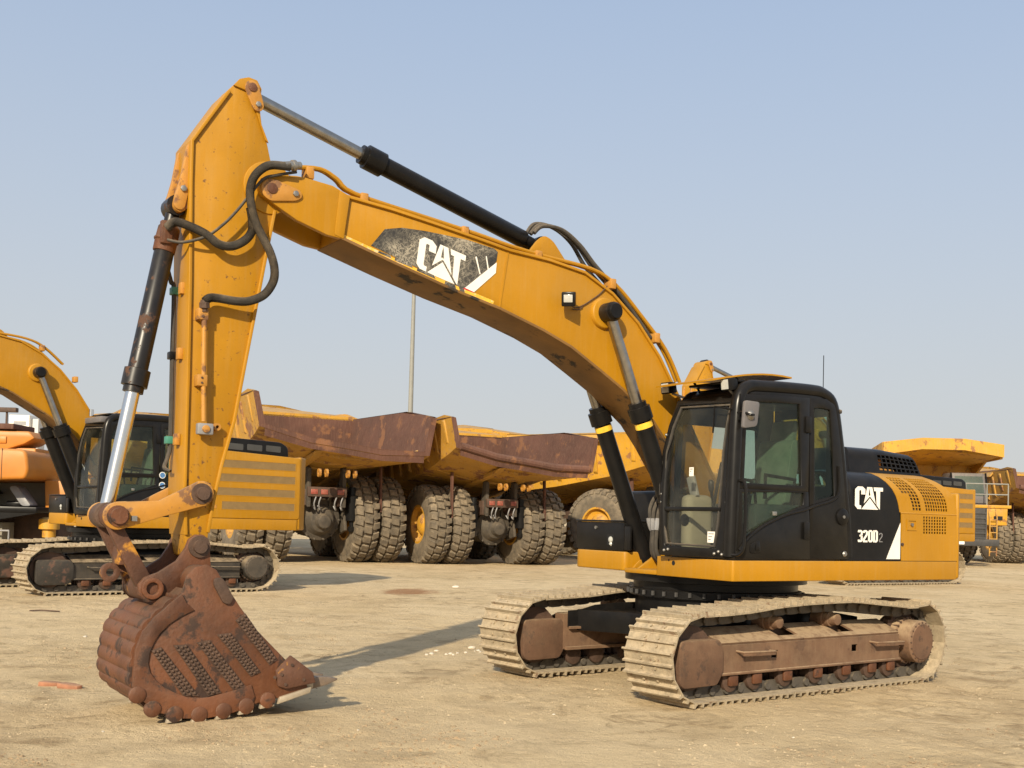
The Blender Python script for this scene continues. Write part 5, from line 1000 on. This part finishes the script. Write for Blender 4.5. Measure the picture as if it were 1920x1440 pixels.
for x, y in spots:
    s = (R.uniform(.008, .03) if y > 13 else R.uniform(.007, .012)) if y < 20 else R.uniform(.04, .07)
    o = inst('stone', R.choice(SM), None, (x, y, gz(x, y)+s*.2), (0, 0, R.uniform(0, 6)), (s*R.uniform(.8, 1.5), s, s)); tag(o, *(('pale stone chip in the scatter between the bucket and the far track', 'stone', 'stone chips beside the far track') if -1 < x < 0 and 13 < y < 15 else ('lone pale pebble lying apart on the bare dirt', 'stone', 'lone pebbles on the yard')))
for k, (px, py, rz, sx, lab) in enumerate(((-4.15, 10.45, .3, .085, 'broken terracotta brick piece with a pointed end, in the dirt left of the bucket'), (-3.92, 10.32, -.2, .095, 'flat terracotta brick sliver in the dirt close to the bucket'))):
    g = G().prism([(-1, -.35), (-.6, .4), (.3, .45), (1.1, .15), (.9, -.4), (0, -.5)], -.22, .22, 'z'); g.v = [(x*sx*1.15, y*sx, z*sx*1.1) for x, y, z in g.v]
    o = g.out('brick_piece', 'terracotta', None, bevel=.006); o.location = (px, py, gz(px, py)+.018); o.rotation_euler = (.1, .08, rz); tag(o, lab, 'brick')
o = G().tube(ctr([(-.22, 0, .0), (-.05, .02, .012), (.1, .0, .008), (.24, .03, .0)], 4), .012, 6).out('stick', 'rust_dark'); o.name = 'wood_stick'; o.location = (-7.25, 17.9, gz(-7.25, 17.9)+.012); tag(o, 'thin dark stick lying on the bare dirt', 'stick')
gv = []; gf = []; base = [(1, 0, 0), (-.5, .87, 0), (-.5, -.87, 0), (0, 0, .9), (0, 0, -.4)]; bf = [(0, 1, 3), (1, 2, 3), (2, 0, 3), (1, 0, 4), (2, 1, 4), (0, 2, 4)]
for _ in range(5200):
    y = 7.2+22*R.random()**1.8; x = R.uniform(-.5, .5)*y*1.0
    if frac(x*.55+3, y*.55) < -.05: continue
    s = R.uniform(.004, .012)*(1.6 if R.random() < .06 else 1); a = R.uniform(0, 6.3); z = gz(x, y); k = len(gv); ca, sa = math.cos(a)*s, math.sin(a)*s
    gv += [(x+p[0]*ca-p[1]*sa*1.3, y+p[0]*sa+p[1]*ca, z+p[2]*s*.8) for p in base]; gf += [tuple(i+k for i in q) for q in bf]
cv_, cf_ = [], []
for _ in range(60000):
    if len(cv_) > 5*2600: break
    y = 7.2+16*R.random()**1.6; x = R.uniform(-.5, .5)*y
    if frac(x*.55+3, y*.9+1) < .22: continue
    s = R.uniform(.006, .016)*(1.9 if R.random() < .05 else 1); a = R.uniform(0, 6.3); z = gz(x, y); k = len(cv_); ca, sa = math.cos(a)*s, math.sin(a)*s
    cv_ += [(x+p[0]*ca-p[1]*sa*1.4, y+p[0]*sa+p[1]*ca, z+p[2]*s*.7) for p in base]; cf_ += [tuple(i+k for i in q) for q in bf]
me3 = bpy.data.meshes.new('dirt_clods'); me3.from_pydata(cv_, [], cf_); me3.materials.append(M['clod']); oc = bpy.data.objects.new('dirt_clods', me3); COL.objects.link(oc); oc['kind'] = 'stuff'; tag(oc, 'crumbled brown dirt clods in patches on the yard', 'dirt')
me2 = bpy.data.meshes.new('gravel'); me2.from_pydata(gv, [], gf); me2.materials.append(M['gravel_stone']); go = bpy.data.objects.new('gravel', me2); COL.objects.link(go); go['kind'] = 'stuff'; tag(go, 'fine loose gravel strewn over the yard', 'gravel')
